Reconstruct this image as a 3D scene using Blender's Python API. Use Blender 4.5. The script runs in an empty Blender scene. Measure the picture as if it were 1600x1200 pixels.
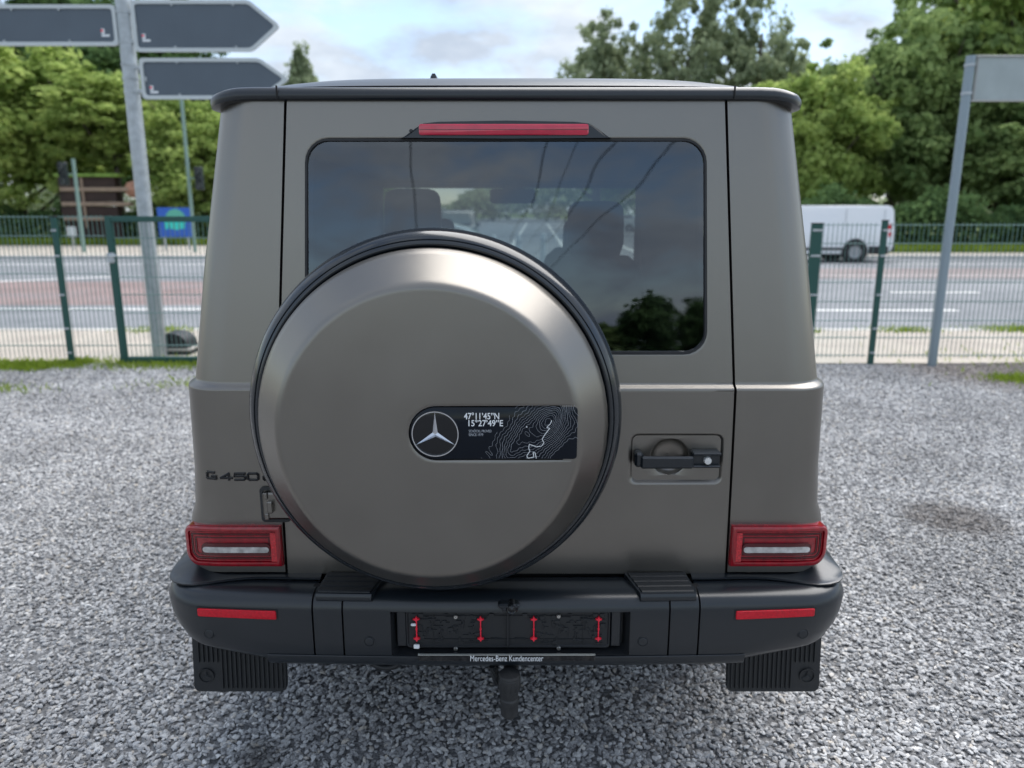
import bpy, math, random
import numpy as np
from mathutils import Vector, Matrix
from mathutils.geometry import tessellate_polygon

random.seed(7)
rng = np.random.default_rng(7)
R = math.radians
scene = bpy.context.scene
col = scene.collection

# ------------------------------------------------------------------ camera
CAM_H, PITCH, FPX = 1.655, R(12.8), 1185.0
cam_d = bpy.data.cameras.new("camera")
cam_d.sensor_width = 36
cam_d.lens = FPX / 1600 * 36
cam_d.clip_start = 0.05
cam_d.clip_end = 3000
cam_d.dof.use_dof = True
cam_d.dof.focus_distance = 1.85
cam_d.dof.aperture_fstop = 2.7
cam = bpy.data.objects.new("camera", cam_d)
cam.location = (0, 0, CAM_H)
cam.rotation_euler = (R(90) - PITCH, 0, 0)
col.objects.link(cam)
scene.camera = cam

# ------------------------------------------------------------------ world and sun
SUN_EL, SUN_AZ = 58, 42          # degrees; azimuth from +Y towards +X
world = bpy.data.worlds.new("World")
scene.world = world
world.use_nodes = True
wt = world.node_tree
wt.nodes.clear()
wo = wt.nodes.new("ShaderNodeOutputWorld")
bg = wt.nodes.new("ShaderNodeBackground")
bg.inputs["Strength"].default_value = 0.1
sky = wt.nodes.new("ShaderNodeTexSky")
sky.sky_type = 'NISHITA'
sky.sun_disc = False
sky.sun_elevation = R(SUN_EL)
sky.sun_rotation = R(SUN_AZ)
sky.air_density = 1.0
sky.dust_density = 0.6
tc = wt.nodes.new("ShaderNodeTexCoord")
mp = wt.nodes.new("ShaderNodeMapping")
mp.inputs["Scale"].default_value = (1.0, 1.0, 2.6)
mp.inputs["Location"].default_value = (0.3, 1.1, 0.2)
n1 = wt.nodes.new("ShaderNodeTexNoise")
n1.inputs["Scale"].default_value = 4.2
n1.inputs["Detail"].default_value = 9
n1.inputs["Roughness"].default_value = 0.55
n1.inputs["Distortion"].default_value = 0.25
r1 = wt.nodes.new("ShaderNodeValToRGB")       # how much of the sky is cloud
r1.color_ramp.elements[0].position = 0.41
r1.color_ramp.elements[0].color = (0.12, 0.12, 0.12, 1)
r1.color_ramp.elements[1].position = 0.56
r1.color_ramp.elements[1].color = (1, 1, 1, 1)
n2 = wt.nodes.new("ShaderNodeTexNoise")
n2.inputs["Scale"].default_value = 3.4
n2.inputs["Detail"].default_value = 8
n2.inputs["Roughness"].default_value = 0.6
r2 = wt.nodes.new("ShaderNodeValToRGB")       # bright and grey parts of the clouds
r2.color_ramp.elements[0].position = 0.36
r2.color_ramp.elements[0].color = (0.52, 0.60, 0.72, 1)
r2.color_ramp.elements[1].position = 0.62
r2.color_ramp.elements[1].color = (0.86, 0.93, 1.0, 1)
vm = wt.nodes.new("ShaderNodeVectorMath")
vm.operation = 'SCALE'
vm.inputs["Scale"].default_value = 5.0
mx = wt.nodes.new("ShaderNodeMix")
mx.data_type = 'RGBA'
L = wt.links.new
L(tc.outputs["Generated"], mp.inputs["Vector"])
L(mp.outputs["Vector"], n1.inputs["Vector"])
L(mp.outputs["Vector"], n2.inputs["Vector"])
L(n1.outputs["Fac"], r1.inputs["Fac"])
L(n2.outputs["Fac"], r2.inputs["Fac"])
L(r2.outputs["Color"], vm.inputs[0])
L(r1.outputs["Color"], mx.inputs["Factor"])
L(sky.outputs["Color"], mx.inputs["A"])
L(vm.outputs["Vector"], mx.inputs["B"])
L(mx.outputs["Result"], bg.inputs["Color"])
L(bg.outputs["Background"], wo.inputs["Surface"])

sun_d = bpy.data.lights.new("sun", 'SUN')
sun_d.energy = 2.1
sun_d.angle = R(60)
sun_d.color = (1.0, 0.97, 0.93)
sun = bpy.data.objects.new("sun", sun_d)
sdir = Vector((math.sin(R(SUN_AZ)) * math.cos(R(SUN_EL)), math.cos(R(SUN_AZ)) * math.cos(R(SUN_EL)), math.sin(R(SUN_EL))))
sun.rotation_euler = sdir.to_track_quat('Z', 'Y').to_euler()
sun.location = (0, 0, 30)
col.objects.link(sun)

scene.view_settings.view_transform = 'Standard'
scene.view_settings.look = 'None'
scene.view_settings.gamma = 1
scene.view_settings.exposure = 1.2
scene.view_settings.use_curve_mapping = False
scene.cycles.max_bounces = 8
scene.cycles.transparent_max_bounces = 16
scene.cycles.sample_clamp_indirect = 6

# ------------------------------------------------------------------ materials
def mat(name, color, rough=0.6, metal=0.0, noise=0.0, nscale=30.0, bump=0.0, bscale=200.0, coat=0.0, spec=0.5, emit=None, trans=0.0, rvar=0.0):
    m = bpy.data.materials.new(name)
    m.use_nodes = True
    nt = m.node_tree
    b = nt.nodes["Principled BSDF"]
    b.inputs["Base Color"].default_value = (*color, 1)
    b.inputs["Roughness"].default_value = rough
    b.inputs["Metallic"].default_value = metal
    b.inputs["Specular IOR Level"].default_value = spec
    b.inputs["Coat Weight"].default_value = coat
    b.inputs["Coat Roughness"].default_value = 0.08
    b.inputs["Transmission Weight"].default_value = trans
    if emit:
        b.inputs["Emission Color"].default_value = (*emit[0], 1)
        b.inputs["Emission Strength"].default_value = emit[1]
    if noise or bump or rvar:
        t = nt.nodes.new("ShaderNodeTexCoord")
        if noise or rvar:
            n = nt.nodes.new("ShaderNodeTexNoise")
            n.inputs["Scale"].default_value = nscale
            n.inputs["Detail"].default_value = 6
            nt.links.new(t.outputs["Object"], n.inputs["Vector"])
        if noise:
            r = nt.nodes.new("ShaderNodeMapRange")
            r.inputs["From Min"].default_value = 0.3
            r.inputs["From Max"].default_value = 0.7
            r.inputs["To Min"].default_value = 1 - noise
            r.inputs["To Max"].default_value = 1 + noise
            nt.links.new(n.outputs["Fac"], r.inputs["Value"])
            v = nt.nodes.new("ShaderNodeVectorMath")
            v.operation = 'SCALE'
            v.inputs[0].default_value = color
            nt.links.new(r.outputs["Result"], v.inputs["Scale"])
            nt.links.new(v.outputs["Vector"], b.inputs["Base Color"])
        if rvar:
            r = nt.nodes.new("ShaderNodeMapRange")
            r.inputs["From Min"].default_value = 0.3
            r.inputs["From Max"].default_value = 0.7
            r.inputs["To Min"].default_value = rough - rvar
            r.inputs["To Max"].default_value = rough + rvar
            nt.links.new(n.outputs["Fac"], r.inputs["Value"])
            nt.links.new(r.outputs["Result"], b.inputs["Roughness"])
        if bump:
            n = nt.nodes.new("ShaderNodeTexNoise")
            n.inputs["Scale"].default_value = bscale
            n.inputs["Detail"].default_value = 4
            nt.links.new(t.outputs["Object"], n.inputs["Vector"])
            bp = nt.nodes.new("ShaderNodeBump")
            bp.inputs["Strength"].default_value = bump
            bp.inputs["Distance"].default_value = 0.01
            nt.links.new(n.outputs["Fac"], bp.inputs["Height"])
            nt.links.new(bp.outputs["Normal"], b.inputs["Normal"])
    return m

def glass(name, tint, refl=1.5, rough=0.0, shade=None):
    """thin tinted pane: clear tint plus fresnel reflection"""
    m = bpy.data.materials.new(name)
    m.use_nodes = True
    nt = m.node_tree
    nt.nodes.clear()
    o = nt.nodes.new("ShaderNodeOutputMaterial")
    t = nt.nodes.new("ShaderNodeBsdfTransparent")
    t.inputs["Color"].default_value = (*tint, 1)
    g = nt.nodes.new("ShaderNodeBsdfGlossy")
    g.inputs["Roughness"].default_value = rough
    f = nt.nodes.new("ShaderNodeFresnel")
    f.inputs["IOR"].default_value = refl
    g.inputs["Color"].default_value = (0.86, 0.92, 1.0, 1)
    mxs = nt.nodes.new("ShaderNodeMixShader")
    nt.links.new(f.outputs["Fac"], mxs.inputs["Fac"])
    nt.links.new(t.outputs["BSDF"], mxs.inputs[1])
    nt.links.new(g.outputs["BSDF"], mxs.inputs[2])
    # slight waviness of the pane
    c = nt.nodes.new("ShaderNodeTexCoord")
    n = nt.nodes.new("ShaderNodeTexNoise")
    n.inputs["Scale"].default_value = 5.0
    n.inputs["Detail"].default_value = 0.5
    nt.links.new(c.outputs["Object"], n.inputs["Vector"])
    bp = nt.nodes.new("ShaderNodeBump")
    bp.inputs["Strength"].default_value = 0.25
    bp.inputs["Distance"].default_value = 0.004
    nt.links.new(n.outputs["Fac"], bp.inputs["Height"])
    nt.links.new(bp.outputs["Normal"], g.inputs["Normal"])
    nt.links.new(mxs.outputs["Shader"], o.inputs["Surface"])
    return m

PAINT = mat("satin_paint", (0.230, 0.217, 0.199), 0.33, 0.94, bump=0.02, bscale=2200, rvar=.025, noise=.025, nscale=7)
TRIM = mat("black_satin_trim", (0.011, 0.015, 0.020), 0.30, 0.0, bump=0.02, bscale=1500, spec=0.6)
GLOSSBLACK = mat("gloss_black", (0.008, 0.009, 0.011), 0.06, 0.0, spec=0.5)
PLASTIC = mat("dark_plastic", (0.013, 0.015, 0.018), 0.5, 0.0, bump=0.1, bscale=900)
RUBBER = mat("rubber", (0.018, 0.019, 0.021), 0.62, 0.0, noise=0.2, nscale=40, bump=0.15, bscale=600)
DARK = mat("underbody_dark", (0.008, 0.008, 0.009), 0.8)
CHROME = mat("chrome", (0.75, 0.77, 0.8), 0.08, 1.0)
STEEL = mat("zinc_screw", (0.6, 0.6, 0.58), 0.35, 1.0)
REDLENS = mat("red_lens", (0.27, 0.003, 0.011), 0.10, 0.0, coat=.6, noise=0.25, nscale=60)
REDDEEP = mat("deep_red_lens", (0.07, 0.001, 0.004), 0.12, 0.0, coat=.5)
REDBRIGHT = mat("bright_red_lens", (0.62, 0.008, 0.018), 0.15, 0.0, coat=1.0, noise=0.35, nscale=220, bump=0.6, bscale=420)
REFLECTOR = mat("reflector_red", (0.62, 0.006, 0.022), 0.25, 0.0, coat=.15, spec=.3, noise=0.15, nscale=160, bump=0.4, bscale=900)
REDPLASTIC = mat("red_plastic", (0.85, 0.02, 0.05), 0.4, 0.0)
WHITELENS = mat("white_lens", (0.50, 0.49, 0.48), 0.16, 0.2, coat=1.0, noise=0.35, nscale=50)
WHITEPRINT = mat("white_print", (0.82, 0.84, 0.86), 0.5)
GREYPRINT = mat("grey_print", (0.36, 0.38, 0.42), 0.5)
REARGLASS = glass("tinted_rear_glass", (0.29, 0.33, 0.34), 1.95)
SIDEGLASS = mat("privacy_glass", (0.006, 0.007, 0.008), 0.03, 0, spec=.6)
CLEARGLASS = glass("clear_glass", (0.82, 0.88, 0.84), 1.45)
CARGLASS = glass("background_car_glass", (0.30, 0.36, 0.36), 1.6)
CLOTH = mat("dark_interior", (0.02, 0.021, 0.024), 0.85)
LEATHER = mat("seat_leather", (0.022, 0.024, 0.03), 0.5, bump=0.1, bscale=300)
GALV = mat("galvanised_steel", (0.42, 0.45, 0.47), 0.48, 0.55, noise=0.15, nscale=14)
GREENSTEEL = mat("green_coated_steel", (0.012, 0.075, 0.062), 0.42)
GREENWIRE = mat("green_coated_wire", (0.10, 0.19, 0.17), 0.4)
POSTGREEN = mat("pale_green_pole", (0.20, 0.30, 0.26), 0.5)
SIGNBACK = mat("sign_back_grey", (0.10, 0.125, 0.155), 0.5, 0.2, noise=0.06, nscale=3)
SIGNEDGE = mat("sign_rim_white", (0.56, 0.60, 0.61), 0.45)
BOARDGREY = mat("board_back_grey", (0.40, 0.45, 0.45), 0.6, 0.1, noise=0.14, nscale=2.5)
BARK = mat("bark", (0.10, 0.085, 0.065), 0.9, noise=0.3, nscale=8, bump=0.6, bscale=30)
WHITECAR = mat("white_car_paint", (0.78, 0.80, 0.82), 0.25, 0.0, coat=0.6)
DARKCAR = mat("dark_car_paint", (0.03, 0.04, 0.045), 0.22, 0.2, coat=0.8)
GREYCAR = mat("silver_green_car_paint", (0.20, 0.24, 0.23), 0.3, 0.5, coat=0.8)
ALLOY = mat("alloy_rim", (0.35, 0.36, 0.38), 0.35, 0.8)
BLUESIGN = mat("blue_sign_face", (0.02, 0.11, 0.50), 0.4)
CYANPRINT = mat("cyan_print", (0.03, 0.62, 0.55), 0.4)
BROWNWOOD = mat("dark_brown_boards", (0.035, 0.020, 0.016), 0.8, noise=0.3, nscale=2)
TANWOOD = mat("tan_beam", (0.30, 0.22, 0.16), 0.8, noise=0.2, nscale=3)
REDSTONE = mat("reddish_rubble", (0.42, 0.22, 0.15), 0.9, noise=0.3, nscale=3)
CONCRETE = mat("pale_concrete", (0.42, 0.40, 0.37), 0.9, noise=0.15, nscale=4, bump=0.2, bscale=60)
BLACKLAMP = mat("signal_black", (0.012, 0.02, 0.022), 0.45)
YELLOW = mat("yellow_reflective", (0.75, 0.52, 0.05), 0.5)

def leafmat(name, c1, c2, trans=0.35):
    m = bpy.data.materials.new(name)
    m.use_nodes = True
    nt = m.node_tree
    nt.nodes.clear()
    o = nt.nodes.new("ShaderNodeOutputMaterial")
    geo = nt.nodes.new("ShaderNodeNewGeometry")
    tcn = nt.nodes.new("ShaderNodeTexCoord")
    n = nt.nodes.new("ShaderNodeTexNoise")
    n.inputs["Scale"].default_value = 0.55
    n.inputs["Detail"].default_value = 3
    nt.links.new(tcn.outputs["Object"], n.inputs["Vector"])
    ma = nt.nodes.new("ShaderNodeMath")
    ma.operation = 'MULTIPLY_ADD'
    ma.inputs[1].default_value = 0.55
    nt.links.new(geo.outputs["Random Per Island"], ma.inputs[0])
    mr = nt.nodes.new("ShaderNodeMapRange")
    mr.inputs["From Min"].default_value = 0.3
    mr.inputs["From Max"].default_value = 0.7
    mr.inputs["To Max"].default_value = 0.5
    nt.links.new(n.outputs["Fac"], mr.inputs["Value"])
    nt.links.new(mr.outputs["Result"], ma.inputs[2])
    r = nt.nodes.new("ShaderNodeValToRGB")
    r.color_ramp.elements[0].color = (*c1, 1)
    r.color_ramp.elements[1].color = (*c2, 1)
    nt.links.new(ma.outputs["Value"], r.inputs["Fac"])
    d = nt.nodes.new("ShaderNodeBsdfDiffuse")
    t = nt.nodes.new("ShaderNodeBsdfTranslucent")
    s = nt.nodes.new("ShaderNodeMixShader")
    s.inputs["Fac"].default_value = trans
    nt.links.new(r.outputs["Color"], d.inputs["Color"])
    nt.links.new(r.outputs["Color"], t.inputs["Color"])
    nt.links.new(d.outputs["BSDF"], s.inputs[1])
    nt.links.new(t.outputs["BSDF"], s.inputs[2])
    nt.links.new(s.outputs["Shader"], o.inputs["Surface"])
    return m

LEAF_YELLOW = leafmat("yellow_green_leaves", (0.17, 0.27, 0.07), (0.56, 0.66, 0.22), 0.5)
LEAF_MID = leafmat("mid_green_leaves", (0.12, 0.20, 0.07), (0.43, 0.54, 0.22), 0.47)
LEAF_DARK = leafmat("dark_green_leaves", (0.045, 0.09, 0.04), (0.20, 0.31, 0.12), 0.35)
LEAF_GREY = leafmat("grey_green_leaves", (0.18, 0.23, 0.13), (0.46, 0.52, 0.33), 0.45)
GRASSM = leafmat("grass_blades", (0.12, 0.20, 0.02), (0.38, 0.48, 0.08), 0.4)

# ------------------------------------------------------------------ mesh builder
def offset_of(o):
    v = Vector((0, 0, 0))
    while o is not None:
        v += o.location
        o = o.parent
    return v

class MB:
    def __init__(self):
        self.v, self.f = [], []
    def add(self, vs, fs):
        b = len(self.v)
        self.v += [tuple(q) for q in vs]
        self.f += [tuple(b + i for i in f) for f in fs]
        return self
    def loft(self, loops, closed=True, cap0=False, cap1=False, flip=False):
        n = len(loops[0])
        vs = [p for l in loops for p in l]
        fs = []
        for i in range(len(loops) - 1):
            for j in range(n if closed else n - 1):
                k = (j + 1) % n
                q = (i * n + j, i * n + k, (i + 1) * n + k, (i + 1) * n + j)
                fs.append(q[::-1] if flip else q)
        if cap0:
            q = tuple(range(n)); fs.append(q if flip else q[::-1])
        if cap1:
            q = tuple(range((len(loops) - 1) * n, len(loops) * n)); fs.append(q[::-1] if flip else q)
        return self.add(vs, fs)
    def box(self, c, s, bev=0.0, rot=None):
        """box of centre c and size s with its edges chamfered"""
        hx, hy, hz = s[0] / 2, s[1] / 2, s[2] / 2
        b = min(bev, hx * .95, hy * .95, hz * .95)
        if b <= 0:
            vs = [(x, y, z) for z in (-hz, hz) for (x, y) in ((-hx, -hy), (hx, -hy), (hx, hy), (-hx, hy))]
            fs = [(3, 2, 1, 0), (4, 5, 6, 7), (0, 1, 5, 4), (1, 2, 6, 5), (2, 3, 7, 6), (3, 0, 4, 7)]
        else:
            def lp(z, i):
                return [(-hx + i, -hy + b, z), (-hx + b, -hy + i, z), (hx - b, -hy + i, z), (hx - i, -hy + b, z),
                        (hx - i, hy - b, z), (hx - b, hy - i, z), (-hx + b, hy - i, z), (-hx + i, hy - b, z)]
            l0 = lp(-hz, b); l1 = lp(-hz + b, 0); l2 = lp(hz - b, 0); l3 = lp(hz, b)
            vs = l0 + l1 + l2 + l3
            fs = [tuple(range(7, -1, -1)), tuple(range(24, 32))]
            for i in range(3):
                for j in range(8):
                    k = (j + 1) % 8
                    fs.append((i * 8 + j, i * 8 + k, i * 8 + 8 + k, i * 8 + 8 + j))
        M = rot or Matrix.Identity(3)
        return self.add([tuple(M @ Vector(p) + Vector(c)) for p in vs], fs)
    def tube(self, pts, r, n=8, caps=True):
        pts = [Vector(p) for p in pts]
        loops = []
        up = Vector((0, 0, 1))
        for i, p in enumerate(pts):
            t = (pts[min(i + 1, len(pts) - 1)] - pts[max(i - 1, 0)]).normalized()
            a = t.cross(up)
            if a.length < 0.05:
                a = t.cross(Vector((1, 0, 0)))
            a.normalize()
            bb = t.cross(a)
            rr = r[i] if isinstance(r, (list, tuple)) else r
            loops.append([tuple(p + a * rr * math.cos(2 * math.pi * k / n) + bb * rr * math.sin(2 * math.pi * k / n)) for k in range(n)])
        return self.loft(loops, True, caps, caps, flip=True)
    def lathe(self, prof, c, axis='y', n=96, cap0=False, cap1=False):
        """prof: list of (radius, along axis)"""
        loops = []
        for (r, t) in prof:
            l = []
            for k in range(n):
                a = 2 * math.pi * k / n
                u, w = r * math.cos(a), r * math.sin(a)
                if axis == 'y': l.append((c[0] + u, c[1] + t, c[2] + w))
                elif axis == 'x': l.append((c[0] + t, c[1] + u, c[2] + w))
                else: l.append((c[0] + u, c[1] + w, c[2] + t))
            loops.append(l)
        return self.loft(loops, True, cap0, cap1)
    def prism(self, poly, f0, f1):
        """poly of (a,b); f0/f1 map (a,b) to the near and the far face"""
        n = len(poly)
        tris = tessellate_polygon([[Vector((a, b, 0)) for a, b in poly]])
        vs = [f0(*p) for p in poly] + [f1(*p) for p in poly]
        fs = [tuple(t) for t in tris] + [tuple(n + i for i in t[::-1]) for t in tris]
        fs += [(i, (i + 1) % n, n + (i + 1) % n, n + i) for i in range(n)]
        return self.add(vs, fs)
    def build(self, name, m, parent=None, smooth=35, fix=True):
        off = offset_of(parent)
        me = bpy.data.meshes.new(name)
        me.from_pydata([(x - off.x, y - off.y, z - off.z) for x, y, z in self.v], [], self.f)
        me.validate()
        if fix:
            import bmesh
            bm = bmesh.new(); bm.from_mesh(me)
            bmesh.ops.remove_doubles(bm, verts=bm.verts, dist=1e-5)
            bmesh.ops.recalc_face_normals(bm, faces=bm.faces)
            bm.to_mesh(me); bm.free()
        if smooth:
            me.shade_smooth()
            me.set_sharp_from_angle(angle=R(smooth))
        me.materials.append(m)
        o = bpy.data.objects.new(name, me)
        col.objects.link(o)
        if parent: o.parent = parent
        return o

def tag(o, label=None, cat=None, group=None, kind=None):
    if label: o["label"] = label
    if cat: o["category"] = cat
    if group: o["group"] = group
    if kind: o["kind"] = kind
    return o

def thing(name, loc, label, cat, group=None, rz=0):
    o = bpy.data.objects.new(name, None)
    o.empty_display_size = 0.2
    o.location = loc
    o.rotation_euler = (0, 0, rz)
    col.objects.link(o)
    return tag(o, label, cat, group)

def copy_tree(o, parent=None):
    c = o.copy(); col.objects.link(c); c.parent = parent
    for ch in list(o.children): copy_tree(ch, c)
    return c

def rr(x0, x1, z0, z1, r, k=7, m=5):
    """rounded rectangle as 4*(k+m) points, anticlockwise"""
    r = min(r, (x1 - x0) / 2 * .999, (z1 - z0) / 2 * .999)
    cs = [(x1 - r, z0 + r, -90), (x1 - r, z1 - r, 0), (x0 + r, z1 - r, 90), (x0 + r, z0 + r, 180)]
    out = []
    for i, (cx, cz, a0) in enumerate(cs):
        for j in range(k):
            a = R(a0 + 90 * j / (k - 1))
            out.append((cx + r * math.cos(a), cz + r * math.sin(a)))
        nx, nz, na = cs[(i + 1) % 4]
        ex, ez = nx + r * math.cos(R(na)), nz + r * math.sin(R(na))
        sx, sz = out[-1]
        for j in range(1, m + 1):
            t = j / (m + 1)
            out.append((sx + (ex - sx) * t, sz + (ez - sz) * t))
    return out

def lerp_loop(a, b, t):
    return [(p[0] + (q[0] - p[0]) * t, p[1] + (q[1] - p[1]) * t) for p, q in zip(a, b)]

def text(body, size, m, parent, name, origin, sx=1.0, bold=0.0, depth=0.0, align='LEFT', flip=False, rot=None):
    """lettering facing -Y, lower left (or centre) at origin"""
    cu = bpy.data.curves.new(name, 'FONT')
    cu.body = body; cu.size = size; cu.align_x = align
    cu.offset = bold; cu.extrude = depth
    cu.resolution_u = 4
    t = bpy.data.objects.new(name, cu)
    col.objects.link(t)
    dg = bpy.context.evaluated_depsgraph_get()
    me = bpy.data.meshes.new_from_object(t.evaluated_get(dg))
    bpy.data.objects.remove(t)
    off = offset_of(parent)
    M = rot or Matrix.Identity(3)
    for v in me.vertices:
        x, y, z = v.co
        q = M @ Vector((x * sx, -z, y))
        v.co = (q.x + origin[0] - off.x, q.y + origin[1] - off.y, q.z + origin[2] - off.z)
    me.materials.clear(); me.materials.append(m)
    o = bpy.data.objects.new(name, me)
    col.objects.link(o)
    o.parent = parent
    return o

def at(px, py, d):
    """where the sight line of a photograph pixel meets the plane d metres ahead"""
    a = (px - 800) / FPX; b = (py - 600) / FPX
    y = math.cos(PITCH) - b * math.sin(PITCH); z = -math.sin(PITCH) - b * math.cos(PITCH)
    return Vector((a * d / y, d, CAM_H + z * d / y))

def fit(body, box, y, m, parent, name, bold=0.0, depth=0.0):
    """lettering on the plane y, stretched to the width and height it has in the photograph (px x0, x1, top, bottom)"""
    o = text(body, 1.0, m, None, name, (0, 0, 0), bold=bold)
    me = o.data
    A = np.array([v.co for v in me.vertices])
    lo, hi = A.min(axis=0), A.max(axis=0)
    p, q = at(box[0], box[3], y), at(box[1], box[2], y)
    off = offset_of(parent)
    for v in me.vertices:
        v.co = (p.x + (v.co.x - lo[0]) / (hi[0] - lo[0]) * (q.x - p.x) - off.x, y - off.y, p.z + (v.co.z - lo[2]) / (hi[2] - lo[2]) * (q.z - p.z) - off.z)
    if depth:
        import bmesh
        bm = bmesh.new(); bm.from_mesh(me)
        r_ = bmesh.ops.extrude_face_region(bm, geom=bm.faces[:])
        for e in r_["geom"]:
            if isinstance(e, bmesh.types.BMVert): e.co.y -= depth
        bmesh.ops.recalc_face_normals(bm, faces=bm.faces); bm.to_mesh(me); bm.free()
    o.parent = parent
    return o

# ================================================================== SETTING: ground sheets
def sheet(name, x0, x1, y0, y1, z, m, nx=1, ny=1):
    mb = MB()
    loops = [[(x0 + (x1 - x0) * i / nx, y0 + (y1 - y0) * j / ny, z) for i in range(nx + 1)] for j in range(ny + 1)]
    mb.loft(loops, closed=False)
    o = mb.build(name, m, None, smooth=0)
    return tag(o, kind="structure")

def groundmat(name, c1, c2, scale, rough=0.9, bump=0.3, bscale=80, c3=None, big=0.4):
    m = bpy.data.materials.new(name); m.use_nodes = True
    nt = m.node_tree; b = nt.nodes["Principled BSDF"]
    b.inputs["Roughness"].default_value = rough
    g = nt.nodes.new("ShaderNodeNewGeometry")
    n = nt.nodes.new("ShaderNodeTexNoise"); n.inputs["Scale"].default_value = scale; n.inputs["Detail"].default_value = 8
    nt.links.new(g.outputs["Position"], n.inputs["Vector"])
    r = nt.nodes.new("ShaderNodeValToRGB")
    r.color_ramp.elements[0].position = .3; r.color_ramp.elements[0].color = (*c1, 1)
    r.color_ramp.elements[1].position = .7; r.color_ramp.elements[1].color = (*c2, 1)
    nt.links.new(n.outputs["Fac"], r.inputs["Fac"])
    out = r.outputs["Color"]
    if c3:
        n3 = nt.nodes.new("ShaderNodeTexNoise"); n3.inputs["Scale"].default_value = big; n3.inputs["Detail"].default_value = 5
        nt.links.new(g.outputs["Position"], n3.inputs["Vector"])
        rr_ = nt.nodes.new("ShaderNodeValToRGB")
        rr_.color_ramp.elements[0].position = .5; rr_.color_ramp.elements[1].position = .68
        nt.links.new(n3.outputs["Fac"], rr_.inputs["Fac"])
        mxx = nt.nodes.new("ShaderNodeMix"); mxx.data_type = 'RGBA'
        nt.links.new(rr_.outputs["Color"], mxx.inputs["Factor"])
        nt.links.new(out, mxx.inputs["A"]); mxx.inputs["B"].default_value = (*c3, 1)
        out = mxx.outputs["Result"]
    nt.links.new(out, b.inputs["Base Color"])
    nb = nt.nodes.new("ShaderNodeTexNoise"); nb.inputs["Scale"].default_value = bscale; nb.inputs["Detail"].default_value = 5
    nt.links.new(g.outputs["Position"], nb.inputs["Vector"])
    bp = nt.nodes.new("ShaderNodeBump"); bp.inputs["Strength"].default_value = bump; bp.inputs["Distance"].default_value = .02
    nt.links.new(nb.outputs["Fac"], bp.inputs["Height"]); nt.links.new(bp.outputs["Normal"], b.inputs["Normal"])
    return m

GRASSGROUND = groundmat("grass_ground", (0.07, 0.11, 0.02), (0.17, 0.22, 0.05), 3.0, bump=.8, bscale=30)
LOT = groundmat("gravel_bed", (0.11, 0.112, 0.118), (0.24, 0.242, 0.248), 90, bump=1.0, bscale=70)
ASPHALT = groundmat("asphalt_worn", (0.15, 0.16, 0.175), (0.22, 0.23, 0.245), 1.2, bump=.25, bscale=90, c3=(0.26, 0.27, 0.285), big=.25)
REDASPH = groundmat("red_asphalt", (0.20, 0.145, 0.14), (0.28, 0.205, 0.195), 1.0, bump=.25, bscale=90, c3=(.24, .2, .2))
PAVING = groundmat("pavement_slabs", (0.34, 0.30, 0.26), (0.48, 0.43, 0.37), 1.5, bump=.3, bscale=40, c3=(.40, .38, .33))
PAINTLINE = groundmat("road_paint", (0.55, 0.55, 0.54), (0.8, 0.8, 0.78), 6, rough=.7, bump=.1)
KERBM = groundmat("kerb_stone", (0.45, 0.44, 0.42), (0.62, 0.61, 0.58), 3)

sheet("ground", -700, 700, -700, 900, -0.16, GRASSGROUND)
sheet("gravel_lot", -40, 40, -30, 8.34, -0.012, LOT)
sheet("yard_road", -60, 60, -120, -30.0, -0.012, ASPHALT)
sheet("pavement", -90, 90, 8.34, 10.75, 0.0, PAVING)
sheet("road", -140, 140, 10.9, 29.2, -0.10, ASPHALT)
sheet("side_road", -7.5, 12, 29.2, 220, -0.096, ASPHALT)
# kerb stones of the near side
kerb_near = tag(MB().box((0, 10.825, -0.055), (180, .15, .13), .012).build("near_kerb", KERBM), kind="structure")
kl = tag(MB().box((-78.75, 29.28, -.04), (142.5, .16, .13), .012).build("far_kerb", KERBM), kind="structure")
kr = tag(MB().box((78.5, 29.28, -.04), (133, .16, .13), .012).build("far_kerb", KERBM), kind="structure")
sheet("far_pavement", -150, -7.5, 29.36, 38.5, 0.015, PAVING)
sheet("far_pavement", 12, 150, 29.36, 31.6, 0.015, PAVING)
sheet("far_verge", -150, -7.5, 38.5, 160, 0.0, GRASSGROUND)
sheet("far_verge", 12, 150, 31.6, 160, 0.0, GRASSGROUND)
sheet("near_field", -200, 200, -700, -120, -0.02, GRASSGROUND)

sheet("red_lane", -60, -4.6, 14.6, 19.6, -0.096, REDASPH)
sheet("red_lane", 3.0, 60, 20.6, 24.2, -0.096, groundmat("faded_red_asphalt", (0.20, 0.165, 0.165), (0.27, 0.23, 0.225), 1.0, bump=.25, bscale=90))
zl = -0.092
def line(pts, w=.14):
    mb = MB()
    for (x0, y0, x1, y1) in pts:
        d = Vector((x1 - x0, y1 - y0, 0)).normalized(); n = Vector((-d.y, d.x, 0)) * w / 2
        mb.add([(x0 + n.x, y0 + n.y, zl), (x1 + n.x, y1 + n.y, zl), (x1 - n.x, y1 - n.y, zl), (x0 - n.x, y0 - n.y, zl)], [(0, 1, 2, 3)])
    return tag(mb.build("lane_marking", PAINTLINE, smooth=0, fix=False), kind="structure")
line([(-9.6, 13.9, -4.9, 13.9)], .2)
line([(-60, 16.2, -16.4, 17.6), (-16.4, 17.6, -11, 21)], .3)
line([(-60, 26.2, 60, 26.2)], .22)
line([(5.2, 13.75, 8.1, 13.75)], .22); line([(13.5, 13.75, 16.5, 13.75)], .22)
line([(8.4, 16.9, 10.4, 16.9)], .22); line([(15.8, 16.3, 18.8, 16.3)], .22)
line([(-3, 21.5, 60, 21.5)], .12)
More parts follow.
